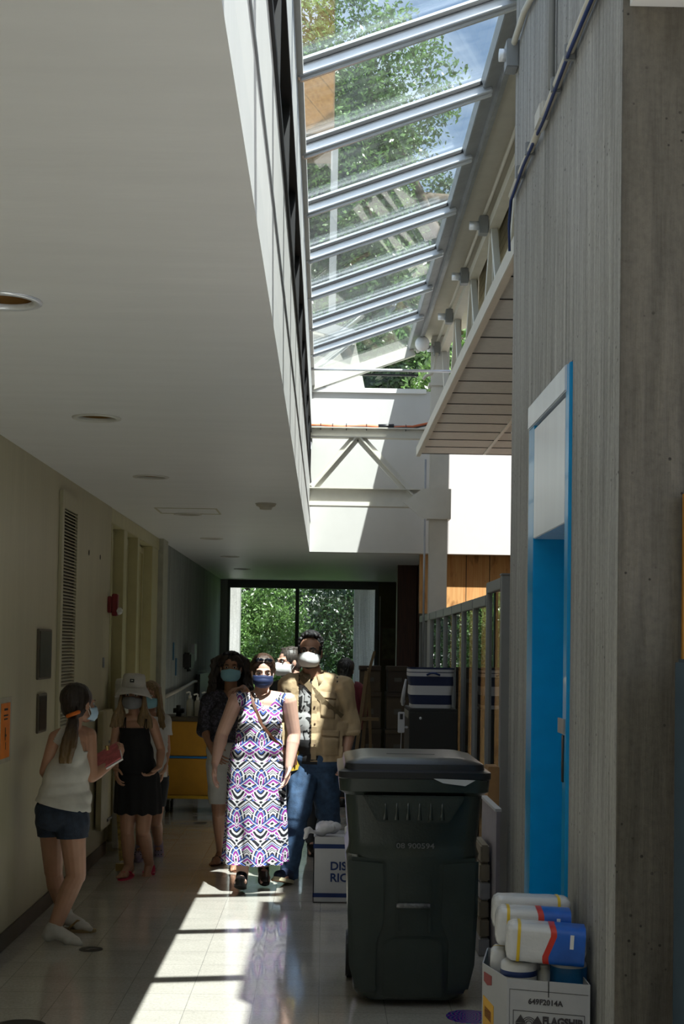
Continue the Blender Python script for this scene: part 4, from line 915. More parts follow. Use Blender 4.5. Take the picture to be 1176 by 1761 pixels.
class Person:
    def __init__(s,label,base,fwd,skin,sc=1.0,g=1.0,group=None):
        s.root=thing('person',base,label,'person',group);s.sk=skin;s.sc=sc;s.g=g;s.P={};s.fw=V(fwd).normalized()
    def prims(s,grp,fn,k=None): s.P.setdefault(grp,[]).append(fn)
    # every body piece is stored as a function of an inflation so garments can reuse it
    def cap(s,grp,a,b,ra,rb): s.prims(grp,lambda m,i,a=V(a),b=V(b):m.cap(a,b,ra+i,rb+i,14))
    def ell(s,grp,c,r,F): s.prims(grp,lambda m,i,c=V(c),F=F:m.ell(c,(r[0]+i,r[1]+i,r[2]+i),F,22,14))
    def torso(s,pel,che,sl,sr,hipw=.17,dep=.115,waist=.145,bust=0,belly=0,fw=None):
        fw=V(fw) if fw else s.fw
        pel,che,sl,sr=map(V,(pel,che,sl,sr));up=(che-pel).normalized();side=(sr-sl).normalized();fo=side.cross(up)
        if fo.dot(fw)<0:fo=-fo
        F=Matrix((side,fo,up)).transposed();s.F=F;k=s.sc;w_=(sr-sl).length
        mid=(pel+che)/2
        s.ell('torso',che-up*.02*k,(w_*.42,dep*k,.15*k),F);s.ell('torso',che+up*.07*k,(w_*.40,dep*.78*k,.09*k),F)
        s.ell('torso',mid+up*.03*k+fo*belly*.5,(waist*k,dep*.92*k+belly*.5,.16*k),F)
        s.ell('torso',mid-up*.08*k+fo*belly*.6,((waist+hipw)/2*k,dep*.97*k+belly*.5,.13*k),F)
        s.ell('pelvis',pel,(hipw*k,dep*1.02*k,.12*k),F);s.ell('pelvis',pel-up*.05*k-fo*.02*k,(hipw*.97*k,dep*1.05*k,.10*k),F)
        nb=(sl+sr)/2+up*.035*k;s.nb=nb
        for q in(sl,sr): s.cap('torso',nb-up*.01*k,q+(nb-q)*.18,.055*k,.048*k)
        if bust:
            for sg in(-1,1): s.ell('torso',che-up*.035*k+side*sg*.075*k+fo*(dep*k*.72),(bust*1.1,bust,bust*1.05),F)
    def arm(s,tag_,sh,el,wr,d,pn,thumb,r=(.048,.037,.026),curl=.5,hs=None,hand=True):
        k=s.sc;s.cap('uarm'+tag_,sh,el,r[0]*k,r[1]*k)
        mid=V(el).lerp(V(wr),.3);s.cap('farm'+tag_,el,mid,r[1]*k,(r[1]+.002)*k);s.cap('farm'+tag_,mid,wr,(r[1]+.001)*k,r[2]*k)
        if hand: s.prims('hand'+tag_,lambda m,i:hand_prims(m,V(wr),d,pn,thumb,curl,hs or k))
    def leg(s,tag_,hip,kn,an,r=(.085,.056,.040)):
        k=s.sc;s.cap('thigh'+tag_,hip,kn,r[0]*k,r[1]*k);mid=V(kn).lerp(V(an),.3);back=-s.fw*.012*k
        s.cap('shin'+tag_,kn,mid+back,r[1]*k*.93,r[1]*k*1.0);s.cap('shin'+tag_,mid+back,an,r[1]*k*1.0,r[2]*k)
    def foot(s,tag_,an,d,L_=.24,up=(0,0,1)):
        d=V(d).normalized();F=frame(d,up);P_=lambda x,y,z:V(an)+F@V((x,y,z));k=L_/.24
        s.cap('foot'+tag_,P_(0,-.01,-.01),P_(0,-.03*k,-.045*k),.038*k,.033*k);s.cap('foot'+tag_,P_(0,0,-.02*k),P_(0,.10*k,-.055*k),.036*k,.026*k)
        s.cap('foot'+tag_,P_(.012*k,.09*k,-.058*k),P_(.012*k,.135*k,-.064*k),.027*k,.019*k);s.cap('foot'+tag_,P_(-.018*k,.09*k,-.058*k),P_(-.016*k,.125*k,-.065*k),.025*k,.017*k)
        if True:
            for j in range(5): s.cap('foot'+tag_,P_((.028-.014*j)*k,.13*k,-.066*k),P_((.030-.015*j)*k,(.165-.010*j)*k,-.070*k),.011*k,.009*k)
    def head(s,c,fwd,up=(0,0,1),hs=1.0,neck=.052):
        s.HF=frame(fwd,up);s.hc=V(c);s.hs=hs
        s.prims('head',lambda m,i:head_prims(m,s.hc,s.HF,hs))
        s.cap('neck',s.nb-V((0,0,.02)),s.hc+s.HF@V((0,-.03*hs,-.07*hs)),neck*1.1*s.sc,neck*s.sc)
    def body(s,voxel=.0045):
        m=MB()
        for g_ in s.P:
            for f in s.P[g_]:f(m,0)
        me=remesh_bake(m,voxel,2,.5);s.bm=me
        s.bodyo=link_mesh('body',me,s.sk,s.root,smooth=True);return s.bodyo
    def garment(s,name,groups,infl,mt,cut=None,voxel=.006,extra=None,disp=None,smooth=6,thick=.003,planes=()):
        m=MB()
        for g_ in groups:
            i=infl[g_] if isinstance(infl,dict) and g_ in infl else (infl['*'] if isinstance(infl,dict) else infl)
            for f in s.P.get(g_,[]):f(m,i)
        if extra:extra(m)
        me=remesh_bake(m,voxel,smooth,.6)
        if disp:displace(me,disp)
        b=bmesh.new();b.from_mesh(me)
        for co,no in planes:
            bmesh.ops.bisect_plane(b,geom=b.verts[:]+b.edges[:]+b.faces[:],plane_co=V(co),plane_no=V(no),clear_outer=True)
        if cut:
            bmesh.ops.delete(b,geom=[f for f in b.faces if cut(f.calc_center_median())],context='FACES')
            bmesh.ops.delete(b,geom=[v for v in b.verts if not v.link_faces],context='VERTS')
        b.to_mesh(me);b.free()
        o=link_mesh(name,me,mt,s.root,smooth=True)
        if thick:
            md=o.modifiers.new('thickness','SOLIDIFY');md.thickness=thick;md.offset=-1
        o['_w']=1;del o['_w']
        return o
    def lp(s,x,y,z): return s.hc+s.HF@V((x,y,z))*s.hs
    def mask(s,mt,w=.074,h=.045,out=.127,pleats=3,beak=0,loops=True,zc=-.052):
        m=MB();rows=[];n=19
        for j in range(11):
            bb=-1+2*j/10;row=[]
            for i in range(n):
                a=-1+2*i/(n-1)
                x=w*math.sin(a*PI/2)*(1-.16*(bb<0)*bb*bb-.05*bb*bb)
                y=.028+(out-.028)*max(math.cos(a*PI/2),0)**.75
                y-=.020*bb*bb if bb<0 else .014*bb*bb
                y+=beak*max(0,1-abs(a)*2.2)*(1-bb*bb)
                if pleats:y+=.0036*math.sin(bb*PI*pleats)*(1-abs(a))
                z=zc+bb*h*(1-.30*a*a*(1 if bb>0 else .9))+(.006*max(0,1-abs(a)*3) if bb>0 else 0)
                row.append(s.lp(x,y,z))
            rows.append(row)
        m.loft(rows,False,False);me=m.mesh();o=link_mesh('face_mask',me,mt,s.root,smooth=True)
        md=o.modifiers.new('t','SOLIDIFY');md.thickness=.003
        if beak>.01:
            MB().tube([s.lp(0,out+beak*(1-q*q)-(.020*q*q if q<0 else .014*q*q)+.001,zc+q*h) for q in (-.95,-.6,-.3,0,.3,.6,.95)],.0022,6).build('centre_seam',mt,o,smooth=True)
        if loops:
            for sx in(-1,1):
                MB().tube([s.lp(w*sx,.03,zc+.02),s.lp(.079*sx,.0,.012),s.lp(.080*sx,-.02,-.006),s.lp(.078*sx,.0,-.03),s.lp(w*.95*sx,.03,zc-.022)],.0016,6).build('ear_loop',M_white,o,smooth=True)
        return o
    def hair(s,fn,mt,voxel=.006,name='hair',amp=.003,fr=60,smooth=2):
        m=MB();fn(m);me=remesh_bake(m,voxel,smooth,.5)
        if amp:displace(me,lambda c,n:n*amp*noise.noise(V((c.x*fr,c.y*fr,c.z*fr*.25))))
        return link_mesh(name,me,mt,s.root,smooth=True)
    def project(s,o,pts,off=.006):
        """drop picture-space points on a garment seen from the front"""
        bvs=[]
        for q in (o if isinstance(o,(list,tuple)) else [o]):
            ofs=origin(q);bvs.append(BVHTree.FromPolygons([v.co+ofs for v in q.data.vertices],[tuple(p.vertices) for p in q.data.polygons]))
        out=[]
        for px,py in pts:
            a,d=inv(px,py);hs_=[b_.ray_cast(a,d) for b_ in bvs];hs_=[h for h in hs_ if h[0] is not None]
            if hs_:
                h=min(hs_,key=lambda h:h[3])
            if hs_: out.append(h[0]+h[1]*off*(1 if h[1].dot(d)<0 else -1))
        return out
    def ribbon(s,name,pts,wd,mt,parent=None,th=.004):
        pts=[V(p) for p in pts];m=MB();rings=[]
        for i,p in enumerate(pts):
            d=(pts[min(i+1,len(pts)-1)]-pts[max(0,i-1)]).normalized();vw=(V((0,0,CAMZ))-p).normalized();sd=d.cross(vw).normalized();nn_=sd.cross(d).normalized()
            rings.append([p-sd*wd/2-nn_*th/2,p+sd*wd/2-nn_*th/2,p+sd*wd/2+nn_*th/2,p-sd*wd/2+nn_*th/2])
        m.loft(rings,True);return m.build(name,mt,parent or s.root)
def folds(amp,fr=14,z=.35): return lambda c,n:n*amp*noise.noise(V((c.x*fr,c.y*fr,c.z*fr*z)))
def scalp(P,m,grow=.010,front=.0):   # close-fitting hair cap
    F=P.HF;s=P.hs
    m.ell(P.lp(0,-.024-(grow-.008)*1.3,.040),((.076+grow)*s,(.090+grow)*s,(.080+grow)*s),F,22,14);m.ell(P.lp(0,-.045,-.005),((.070+grow)*s,(.062+grow)*s,(.075+grow)*s),F,20,12)
def shoe(parent,an,d,mt,sole,L_=.27,up=(0,0,1),name='shoe'):
    F=frame(d,up);P_=lambda x,y,z:V(an)+F@V((x,y,z));k=L_/.27;m=MB()
    m.cap(P_(0,-.035*k,-.05*k),P_(0,.06*k,-.055*k),.042*k,.042*k).cap(P_(0,.06*k,-.058*k),P_(.0,.15*k,-.066*k),.045*k,.031*k).cap(P_(0,0,-.0),P_(0,.02*k,-.04*k),.043*k,.045*k)
    me=remesh_bake(m,.007,4);b=bmesh.new();b.from_mesh(me);bmesh.ops.bisect_plane(b,geom=b.verts[:]+b.edges[:]+b.faces[:],plane_co=P_(0,0,-.083*k),plane_no=-F.col[2],clear_outer=True)
    b.to_mesh(me);b.free();o=link_mesh(name,me,mt,parent,smooth=True)
    m=MB();r0=[];
    for i in range(24):
        a=2*PI*i/24;yy=math.cos(a);xx=math.sin(a);r0.append((xx*(.043+.006*yy)*k,(.055+.135*yy)*k))
    m.loft([[P_(x*1.02,y,z*k) for x,y in r0] for z in(-.100,-.096,-.082,-.078)],True);m.build('sole',sole,o,smooth=False,bevel=0);return o
# --- woman in the patterned dress
def dress_mat():
    m,t=mk('patterned_jersey');p=t.p();v=t.coord();sx=t.new('ShaderNodeSeparateXYZ');t.l.new(v,sx.inputs[0])
    wv=t.m('MULTIPLY',t.m('SUBTRACT',t.noise(v,7,2),.5),.03)
    x=t.m('ADD',sx.outputs[0],wv);z=t.m('ADD',sx.outputs[2],wv)
    u=t.m('PINGPONG',t.m('ADD',x,5.0),.080);w2=t.m('FRACT',t.m('DIVIDE',t.m('ADD',z,9.0),.26))
    wz=t.m('MULTIPLY',w2,.26)
    # chevrons
    ch=t.m('FRACT',t.m('DIVIDE',t.m('ADD',wz,t.m('MULTIPLY',u,t.m('SUBTRACT',t.m('MULTIPLY',t.m('GREATER_THAN',wz,.11),1.5),.65))),.0867))
    # upward arches
    r1=t.m('SQRT',t.m('ADD',t.m('POWER',t.m('SUBTRACT',u,.095),2),t.m('POWER',t.m('MULTIPLY',t.m('SUBTRACT',wz,.13),.6),2)))
    ar=t.m('FRACT',t.m('DIVIDE',r1,.056))
    st=[(0,(.66,.65,.68)),(.17,(.012,.012,.02)),(.38,(.66,.65,.68)),(.50,(.34,.03,.36)),(.63,(.012,.012,.02)),(.68,(.66,.65,.68)),(.74,(.05,.10,.38)),(.88,(.012,.012,.02))]
    c1=t.ramp(ch,st,'CONSTANT');c2=t.ramp(ar,st,'CONSTANT')
    sel=t.m('GREATER_THAN',t.m('ADD',t.m('MULTIPLY',t.m('SINE',t.m('MULTIPLY',wz,2*PI/.13)),.5),t.m('MULTIPLY',t.m('SUBTRACT',u,.04),16)),.05)
    col=t.mix(sel,c1,c2)
    # breaks between the dashes
    br=t.m('GREATER_THAN',t.m('FRACT',t.m('DIVIDE',t.m('ADD',u,t.m('MULTIPLY',wz,1.3)),.065)),.88)
    col=t.mix(br,col,(.78,.77,.80))
    t.l.new(col,p.inputs['Base Color']);p.inputs['Roughness'].default_value=.7
    t.l.new(t.bump(t.noise(t.coord((9,9,1.2)),1.5,3),.5,.02),p.inputs['Normal']);return m
YE_=9.55
def sz(v,z):
    v=V(v);v.z=z;return v
E=Person('woman in a long black, white and purple patterned dress walking in the sunlight',(-.45,YE_,0),(0,-1,0),SK3,.97)
w=lambda px,py,dy=0:W(px,py,YE_+dy)
sl,sr=w(406,1205),w(490,1203);pel=w(440,1305,.02);che=w(449,1228)
E.torso(pel,che,sl,sr,.185,.125,.155,bust=.062,belly=.03)
E.arm('L',sl,w(382,1262,.03),w(370,1312,-.03),(-.05,-.15,-1),(.9,-.2,0),1,(.058,.046,.029),.35)
E.arm('R',w(496,1205),w(506,1262,.05),w(497,1318,-.02),(-.15,-.2,-1),(-1,-.4,0),-1,(.058,.046,.029),.5)
E.leg('L',w(425,1330,.04),w(418,1410,.0),sz(w(417,1495,-.06),.115),(.09,.06,.042));E.leg('R',w(458,1330,.04),w(455,1410,.1),sz(w(453,1480,.25),.125),(.09,.06,.042))
E.foot('L',sz(w(417,1495,-.06),.115),(-.05,-1,.25),.235);E.foot('R',sz(w(453,1488,.25),.125),(.15,-1,-.15),.235)
E.head(w(452,1156,-.03),(.10,-1,-.16),(0.02,0,1),.93,.050)
E.body()
def skirt(m):
    rings=[]
    for zpx,hw,cxp in((1290,.175,441),(1330,.195,440),(1390,.20,439),(1440,.205,439),(1484,.215,438)):
        c=w(cxp,zpx,.05);rings.append([c+V((hw*math.cos(a),.185*math.sin(a)*(1+(zpx-1290)/900),0)) for a in [2*PI*k/40 for k in range(40)]])
    m.loft(rings,True)
zt=w(440,1300).z;zb=w(440,1487).z
def dfold(c,n):
    f=max(0,min(1,(zt+.15-c.z)/.9));a=math.atan2(c.y-YE_-.08,c.x+.45)
    return n*(.024*f*math.sin(a*8+2.5*math.sin(c.z*3))+.004*noise.noise(c*9)+.006*f*noise.noise(V((c.x*25,c.y*25,c.z*3))))
nkc=w(460,1205)
drs=E.garment('dress',['torso','pelvis'],.012,dress_mat(),extra=skirt,disp=dfold,smooth=5,
   cut=lambda c:(c.z>nkc.z-.06+abs(c.x-nkc.x)*1.25 and c.y<YE_+.02 and abs(c.x-nkc.x)<.085) or (c.z>nkc.z+.055),planes=[((0,0,zb+.015),(0,0,-1))])
E.mask(mat('navy_cloth_mask',(.018,.03,.09),.6,var=.2),pleats=3,out=.126)
eyes(E.hc,E.HF,E.hs,E.root,H_brown)
def hE(m):
    scalp(E,m,.017);F=E.HF
    m.ell(E.lp(0,-.10,.0),(.045,.05,.06),F)
    for sx in(-1,1):m.cap(E.lp(.045*sx,.045,.082),E.lp(.082*sx,-.005,.02),.022,.016).cap(E.lp(.082*sx,-.01,.02),E.lp(.07*sx,-.05,-.05),.016,.014)
E.hair(hE,H_brown,.0055)
def sunglasses(P,y=.062,z=.098,parent=None):
    root=MB();
    for sx in(-1,1):root.ell(P.lp(.033*sx,y,z),(.029,.010,.019),P.HF@Matrix.Rotation(-.5,3,'X'),18,10)
    o=root.tube([P.lp(-.02,y+.004,z+.004),P.lp(.02,y+.004,z+.004)],.003).build('sunglasses',mat('dark_lens',(.01,.012,.02),.08),P.root,smooth=True)
    for sx in(-1,1):MB().tube([P.lp(.06*sx,y-.01,z),P.lp(.082*sx,y-.06,z-.03),P.lp(.084*sx,-.04,.04)],.003,6).build('temple_arm',M_black,o,smooth=True)
sunglasses(E)
sp=E.project(drs,[(436,1210),(441,1222),(447,1238),(455,1252),(464,1264),(474,1275),(483,1283)],.004)
brn=mat('brown_leather',(.14,.055,.03),.45)
if len(sp)>3:E.ribbon('bag_strap',[w(433,1190,-.06)]+sp,.020,brn)
MB().obox(w(496,1300,.10),(.12,.06,.15)).build('shoulder_bag',brn,E.root,bevel=.015)
MB().tube([w(443,1204,-.07),w(452,1208,-.095),w(461,1204,-.08)],.0018,6).build('necklace',mat('gold',(.6,.4,.15),.3,metal=1),E.root)
blk=mat('black_shoe_leather',(.012,.012,.012),.35)
shoe(E.root,sz(w(416,1497,-.07),.115),(-.05,-1,.30),blk,M_black,.25);shoe(E.root,sz(w(453,1488,.25),.125),(.12,-1,-.12),blk,M_black,.25)
# --- man in tan jacket
YF=9.9
F_=Person('tall man in an open tan jacket, blue jeans and white mask beside the patterned dress',(-.1,YF,0),(0,-1,0),SK2,1.03)
w=lambda px,py,dy=0:W(px,py,YF+dy)
sl,sr=w(499,1178),w(585,1178)
F_.torso(w(545,1300),w(542,1208),sl,sr,.17,.135,.165,belly=.03)
F_.arm('L',sl,w(488,1240,.08),w(484,1300,.0),(0,-.1,-1),(1,-.2,0),1,(.056,.045,.030),.5)
F_.arm('R',w(587,1180),w(602,1248,.05),w(594,1296,-.08),(-.05,-.25,-1),(-1,-.3,0),-1,(.056,.046,.031),.6)
F_.leg('L',w(523,1320),w(512,1402,-.12),sz(w(497,1490,-.08),.112),(.095,.066,.045));F_.leg('R',w(560,1320),w(563,1400,.12),sz(w(567,1482,.42),.115),(.095,.066,.045))
F_.foot('L',sz(w(497,1494,-.08),.112),(-.45,-1,.12),.27);F_.foot('R',sz(w(567,1482,.42),.115),(.1,-1,-.3),.27)
F_.head(w(533,1122,-.02),(-.12,-1,.02),(0.03,0,1),1.04,.060)
F_.body()
jean=mat('blue_denim',(.035,.075,.15),.8,var=.35,scale=22,bump=.003,bscale=150)
ext=lambda m:(m.cap(w(497,1490,-.08),w(499,1508,-.06),.062,.066),m.cap(w(567,1480,.42),w(567,1494,.42),.062,.066))
F_.garment('jeans',['pelvis','thighL','thighR','shinL','shinR'],{'*':.016,'pelvis':.012},jean,extra=ext,disp=folds(.016,11,1.0),planes=[((0,0,w(545,1285).z),(0,0,1)),((0,0,.035),(0,0,-1))])
tee=mat('black_tee_cotton',(.02,.02,.022),.85)
def tee_mat():
    m,t=mk('black_tee_grey_print');p=t.p();v=t.coord((1,1,1));sx=t.new('ShaderNodeSeparateXYZ');t.l.new(v,sx.inputs[0])
    vo=t.new('ShaderNodeTexVoronoi');vo.inputs['Scale'].default_value=7;t.l.new(v,vo.inputs['Vector'])
    n=t.noise(v,8,2,.5,.8);f=t.m('ADD',n,t.m('MULTIPLY',vo.outputs['Distance'],.35))
    pr=t.ramp(f,[(.0,.018),(.60,.42),(.70,.02),(.78,.30)],'CONSTANT')
    box=t.m('MULTIPLY',t.m('LESS_THAN',t.m('ABSOLUTE',t.m('SUBTRACT',sx.outputs[2],1.20)),.19),t.m('LESS_THAN',sx.outputs[0],.10))
    t.l.new(t.mix(box,(.018,.018,.02),pr),p.inputs['Base Color']);p.inputs['Roughness'].default_value=.85;return m
fsh=F_.garment('shirt',['torso','pelvis'],.010,tee_mat(),disp=folds(.008,10,.5),cut=lambda c:c.z>w(540,1166).z and abs(c.x-w(540,1166).x)<.09 and c.y<YF+.03,planes=[((0,0,w(545,1312).z),(0,0,-1))])
tan=mat('tan_cotton_twill',(.46,.34,.20),.8,var=.1,scale=12,bump=.004,bscale=30)
xl=w(512,1230,-.12).x;xr=w(535,1230,-.12).x;zj=w(540,1307).z
jfold=lambda c,n:n*(.020*noise.noise(V((c.x*9,c.y*9,c.z*6)))+.008*noise.noise(V((c.x*24,c.y*24,c.z*17))))
def jx(m):
    rings=[]
    for zp,hw in((1240,.215),(1280,.235),(1309,.25)):
        c=w(546,zp,.01);rings.append([c+V((hw*math.cos(a),.165*math.sin(a),0)) for a in [2*PI*k/36 for k in range(36)]])
    m.loft(rings,True)
zch=w(540,1160).z
jk=F_.garment('jacket',['torso','uarmL','uarmR','farmL','farmR'],{'*':.024,'uarmL':.024,'uarmR':.026,'farmL':.022,'farmR':.02},tan,extra=jx,disp=jfold,smooth=5,thick=.005,voxel=.0065,
  cut=lambda c:(c.y<YF and xl+(zch-c.z)*.00<c.x<xr+max(0,(c.z-zch+.06))*.35 and c.z>zj-.1 and c.z<zch+.12) or (c.z<w(600,1262).z and (c.x>w(584,1262).x+.02) and c.z<w(600,1264).z) or (c.z>w(540,1163).z and abs(c.x-w(538,1163).x)<.075) or (c.x<w(490,1250).x-.02 and c.z<w(490,1265).z),
  planes=[((0,0,zj),(0,0,-1))])
M=MB();M.tube([w(600,1260,.02)+V((.062*math.cos(a),.058*math.sin(a),.010*math.cos(a))) for a in [2*PI*k/20 for k in range(21)]],.021,10)
M.build('rolled_cuff',tan,jk,smooth=True)
# collar
m=MB();nb=w(540,1160,.0)
rA=[];rB=[]
for k in range(19):
    a=PI*.04+PI*2*.92*k/18-PI/2+.12;rA.append(nb+V((.088*math.cos(a),.082*math.sin(a)+.00,.002-.03*max(0,-math.sin(a)))));rB.append(nb+V((.135*math.cos(a),.125*math.sin(a)+.01,-.030-.05*max(0,-math.sin(a)))))
rt=[V(p)+V((0,0,.028)) for p in rA]
m.loft([rA,rt,rB],False,False);o=m.build('collar',tan,jk,smooth=True);md=o.modifiers.new('t','SOLIDIFY');md.thickness=.006
def patch(P,garm,corners,mt,name,off=.010,n=6,parent=None,th=.005):
    (a,b,c,d)=[V((x,y,0)) for x,y in corners];rows=[]
    for j in range(n+1):
        v_=j/n;row=[]
        for i in range(n+1):
            u_=i/n;q=(a*(1-u_)+b*u_)*(1-v_)+(d*(1-u_)+c*u_)*v_;h=P.project(garm,[(q.x,q.y)],off)
            row.append(h[0] if h else None)
        rows.append(row)
    fl=[r for r in rows for r in r if r is not None]
    if len(fl)<(n+1)**2:return None
    m=MB();m.loft(rows,False,False);o=m.build(name,mt,parent or garm,smooth=True);md=o.modifiers.new('t','SOLIDIFY');md.thickness=th;md.offset=0
    return o
patch(F_,jk,((549,1190),(577,1192),(577,1203),(550,1200)),tan,'pocket_flap',.006)
patch(F_,jk,((553,1255),(584,1257),(583,1268),(553,1265)),tan,'pocket_flap',.006)
patch(F_,jk,((550,1202),(576,1205),(575,1236),(551,1233)),tan,'chest_pocket',.003)
patch(F_,jk,((554,1268),(583,1270),(582,1300),(555,1298)),tan,'lower_pocket',.003)
for nm_,xa,xb in(('front_placket',541,539),('front_placket',505,507)):
    sp=F_.project(jk,[(xa+(xb-xa)*q/12,1172+134*q/12) for q in range(13)],.004)
    if len(sp)>6:F_.ribbon(nm_,sp,.036,tan,jk,.006)
for py in(1185,1215,1245,1280):
    h=F_.project(jk,[(541,py)],.011)
    if h:MB().ell(h[0],(.007,.004,.007)).build('button',mat('brown_button',(.12,.07,.04),.4),jk,smooth=True)
olv=mat('olive_webbing',(.16,.115,.06),.7)
sp=F_.project([jk,fsh,F_.bodyo],[(513,1156),(518,1163),(524,1171),(535,1184),(546,1196),(556,1207),(566,1217),(576,1226),(586,1234)],.008)
for q in range(1,len(sp)-1):
    pass
for it in range(3):
    for q in range(1,len(sp)-1): sp[q].y=min(sp[q].y,(sp[q-1].y+sp[q+1].y)/2)
if len(sp)>3:F_.ribbon('bag_strap',sp,.042,olv)
F_.mask(mat('white_respirator',(.66,.66,.66),.7,var=.03),pleats=0,beak=.022,out=.124,h=.047,w=.073)
eyes(F_.hc,F_.HF,F_.hs,F_.root,H_black)
def glasses(P,mt,round_=.5):
    o=None
    for sx in(-1,1):
        c=[]
        for k in range(17):
            a=2*PI*k/16;ca,sa=math.cos(a),math.sin(a);c.append(P.lp(.032*sx+.025*math.copysign(abs(ca)**.6,ca),.099-.35*abs(.025*ca*1+.0)*(1 if ca*sx>0 else 0),.006+.016*math.copysign(abs(sa)**.6,sa)))
        m=MB();m.tube(c,.0028,6)
        if o is None:o=m.build('glasses',mt,P.root,smooth=True)
        else:m.build('rim',mt,o,smooth=True)
        MB().tube([P.lp(.057*sx,.088,.01),P.lp(.072*sx,.05,.012),P.lp(.079*sx,-.01,.012)],.0025,6).build('temple_arm',mt,o,smooth=True)
    MB().tube([P.lp(-.008,.1,.01),P.lp(.008,.1,.01)],.0025,6).build('bridge',mt,o,smooth=True)
glasses(F_,M_black)
def hF(m):
    r=random.Random(5);F=F_.HF
    m.ell(F_.lp(0,-.036,.058),(.081,.088,.074),F,20,12)
    for k in range(300):
        a=r.uniform(0,2*PI);e=r.uniform(.0,1.5);x=.080*math.cos(e)*math.cos(a);y=-.024+.098*math.cos(e)*math.sin(a);z=.058+.086*math.sin(e)
        if e<.62 and y>.0:continue
        m.ell(F_.lp(x,y,z),(.013,.013,.013),F,7,5)
    for k in range(90):
        a=r.uniform(PI*.98,PI*2.02);z=r.uniform(-.04,.05);m.ell(F_.lp(.078*math.cos(a),-.02+.092*math.sin(a),z),(.010,.010,.010),F,7,5)
    for sx in(-1,1):m.cap(F_.lp(.074*sx,.028,.04),F_.lp(.073*sx,.026,-.01),.010,.008)
F_.hair(hF,H_black,.0045,amp=0,smooth=1)
def beard(P,mt):
    m=MB();m.cap(P.lp(-.068,.012,-.02),P.lp(-.045,.035,-.088),.012,.014).cap(P.lp(.068,.012,-.02),P.lp(.045,.035,-.088),.012,.014).cap(P.lp(-.045,.035,-.088),P.lp(0,.060,-.098),.015,.018).cap(P.lp(.045,.035,-.088),P.lp(0,.060,-.098),.015,.018)
    link_mesh('beard',remesh_bake(m,.004,2),mt,P.root,smooth=True)
beard(F_,H_black)
blue_s=mat('navy_sneaker_cloth',(.02,.03,.07),.7);cream=mat('cream_sole',(.62,.55,.36),.6)
shoe(F_.root,sz(w(497,1497,-.08),.114),(-.45,-1,.28),blue_s,cream,.29);shoe(F_.root,sz(w(567,1484,.40),.115),(.1,-1,-.15),blue_s,cream,.29)
# --- bearded man behind
YG=11.3
G=Person('bearded man in profile with glasses and a white respirator, behind the two walkers',(-.3,YG,0),(-.3,-1,0),SK1,1.0)
w=lambda px,py,dy=0:W(px,py,YG+dy)
G.torso(w(512,1275),w(508,1205),w(474,1183,.05),w(544,1183,-.03),.165,.125,.155)
G.arm('L',w(474,1185,.05),w(470,1240,.1),w(480,1285,-.05),(.3,-.6,-.5),(.7,0,-.5),1,curl=.6)
G.arm('R',w(544,1185,-.03),w(548,1240,.05),w(530,1285,-.12),(-.5,-.7,-.2),(-.7,0,-.5),-1,curl=.6)
G.leg('L',w(502,1290),w(500,1365,-.1),sz(w(503,1440,.1),.108));G.leg('R',w(526,1290),w(533,1365,.0),sz(w(537,1438,-.05),.108))
G.foot('L',sz(w(503,1440,.1),.108),(0,-1,-.05),.26);G.foot('R',sz(w(537,1436,-.05),.108),(0.1,-1,-.05),.26)
G.head(w(496,1139,-.02),(-.85,-.62,-.05),(0,0,1),1.0,.058);G.body(.0055)
dk=mat('dark_trousers',(.015,.017,.022),.8);sh=mat('dark_polo_cotton',(.05,.055,.06),.8)
G.garment('trousers',['pelvis','thighL','thighR','shinL','shinR'],.016,dk,disp=folds(.01,10,1),voxel=.008,planes=[((0,0,.09),(0,0,-1))])
G.garment('shirt',['torso','pelvis','uarmL','uarmR'],.014,sh,disp=folds(.012,9,.7),voxel=.008,cut=lambda c:c.z>w(508,1176).z and abs(c.x-w(508,1176).x)<.085,planes=[((0,0,w(508,1285).z),(0,0,-1))])
G.mask(mat('white_respirator',(.66,.66,.66),.7,var=.03),pleats=0,beak=.026,out=.122,h=.050);eyes(G.hc,G.HF,G.hs,G.root,H_dark);glasses(G,M_black);beard(G,mat('grizzled_beard',(.09,.075,.065),.7,var=.5,scale=80))
def hG(m):
    scalp(G,m,.010);r=random.Random(2)
    for k in range(60):x_=r.uniform(-.05,.05);y_=r.uniform(-.08,.03);m.cap(G.lp(x_,y_,.108),G.lp(x_*1.3,y_-.03,.106+.012*r.random()),.013,.008,6)
G.hair(hG,mat('hair_greying',(.045,.036,.03),.5,var=.6,scale=70,stretch=(3,3,.5)),.0055)
shoe(G.root,sz(w(503,1440,.1),.108),(0,-1,-.02),blk,M_black,.28);shoe(G.root,sz(w(537,1436,-.05),.108),(0.1,-1,-.02),blk,M_black,.28)
o=MB().obox(W(508,1308,9.80),(.09,.012,.13),Matrix.Rotation(-.25,3,'Y')).build('yellow_folder',mat('yellow_card',(.65,.45,.05),.6),None,loc=tuple(W(508,1308,9.95)));tag(o,'yellow folder showing between the woman in the dress and the man in tan','folder')
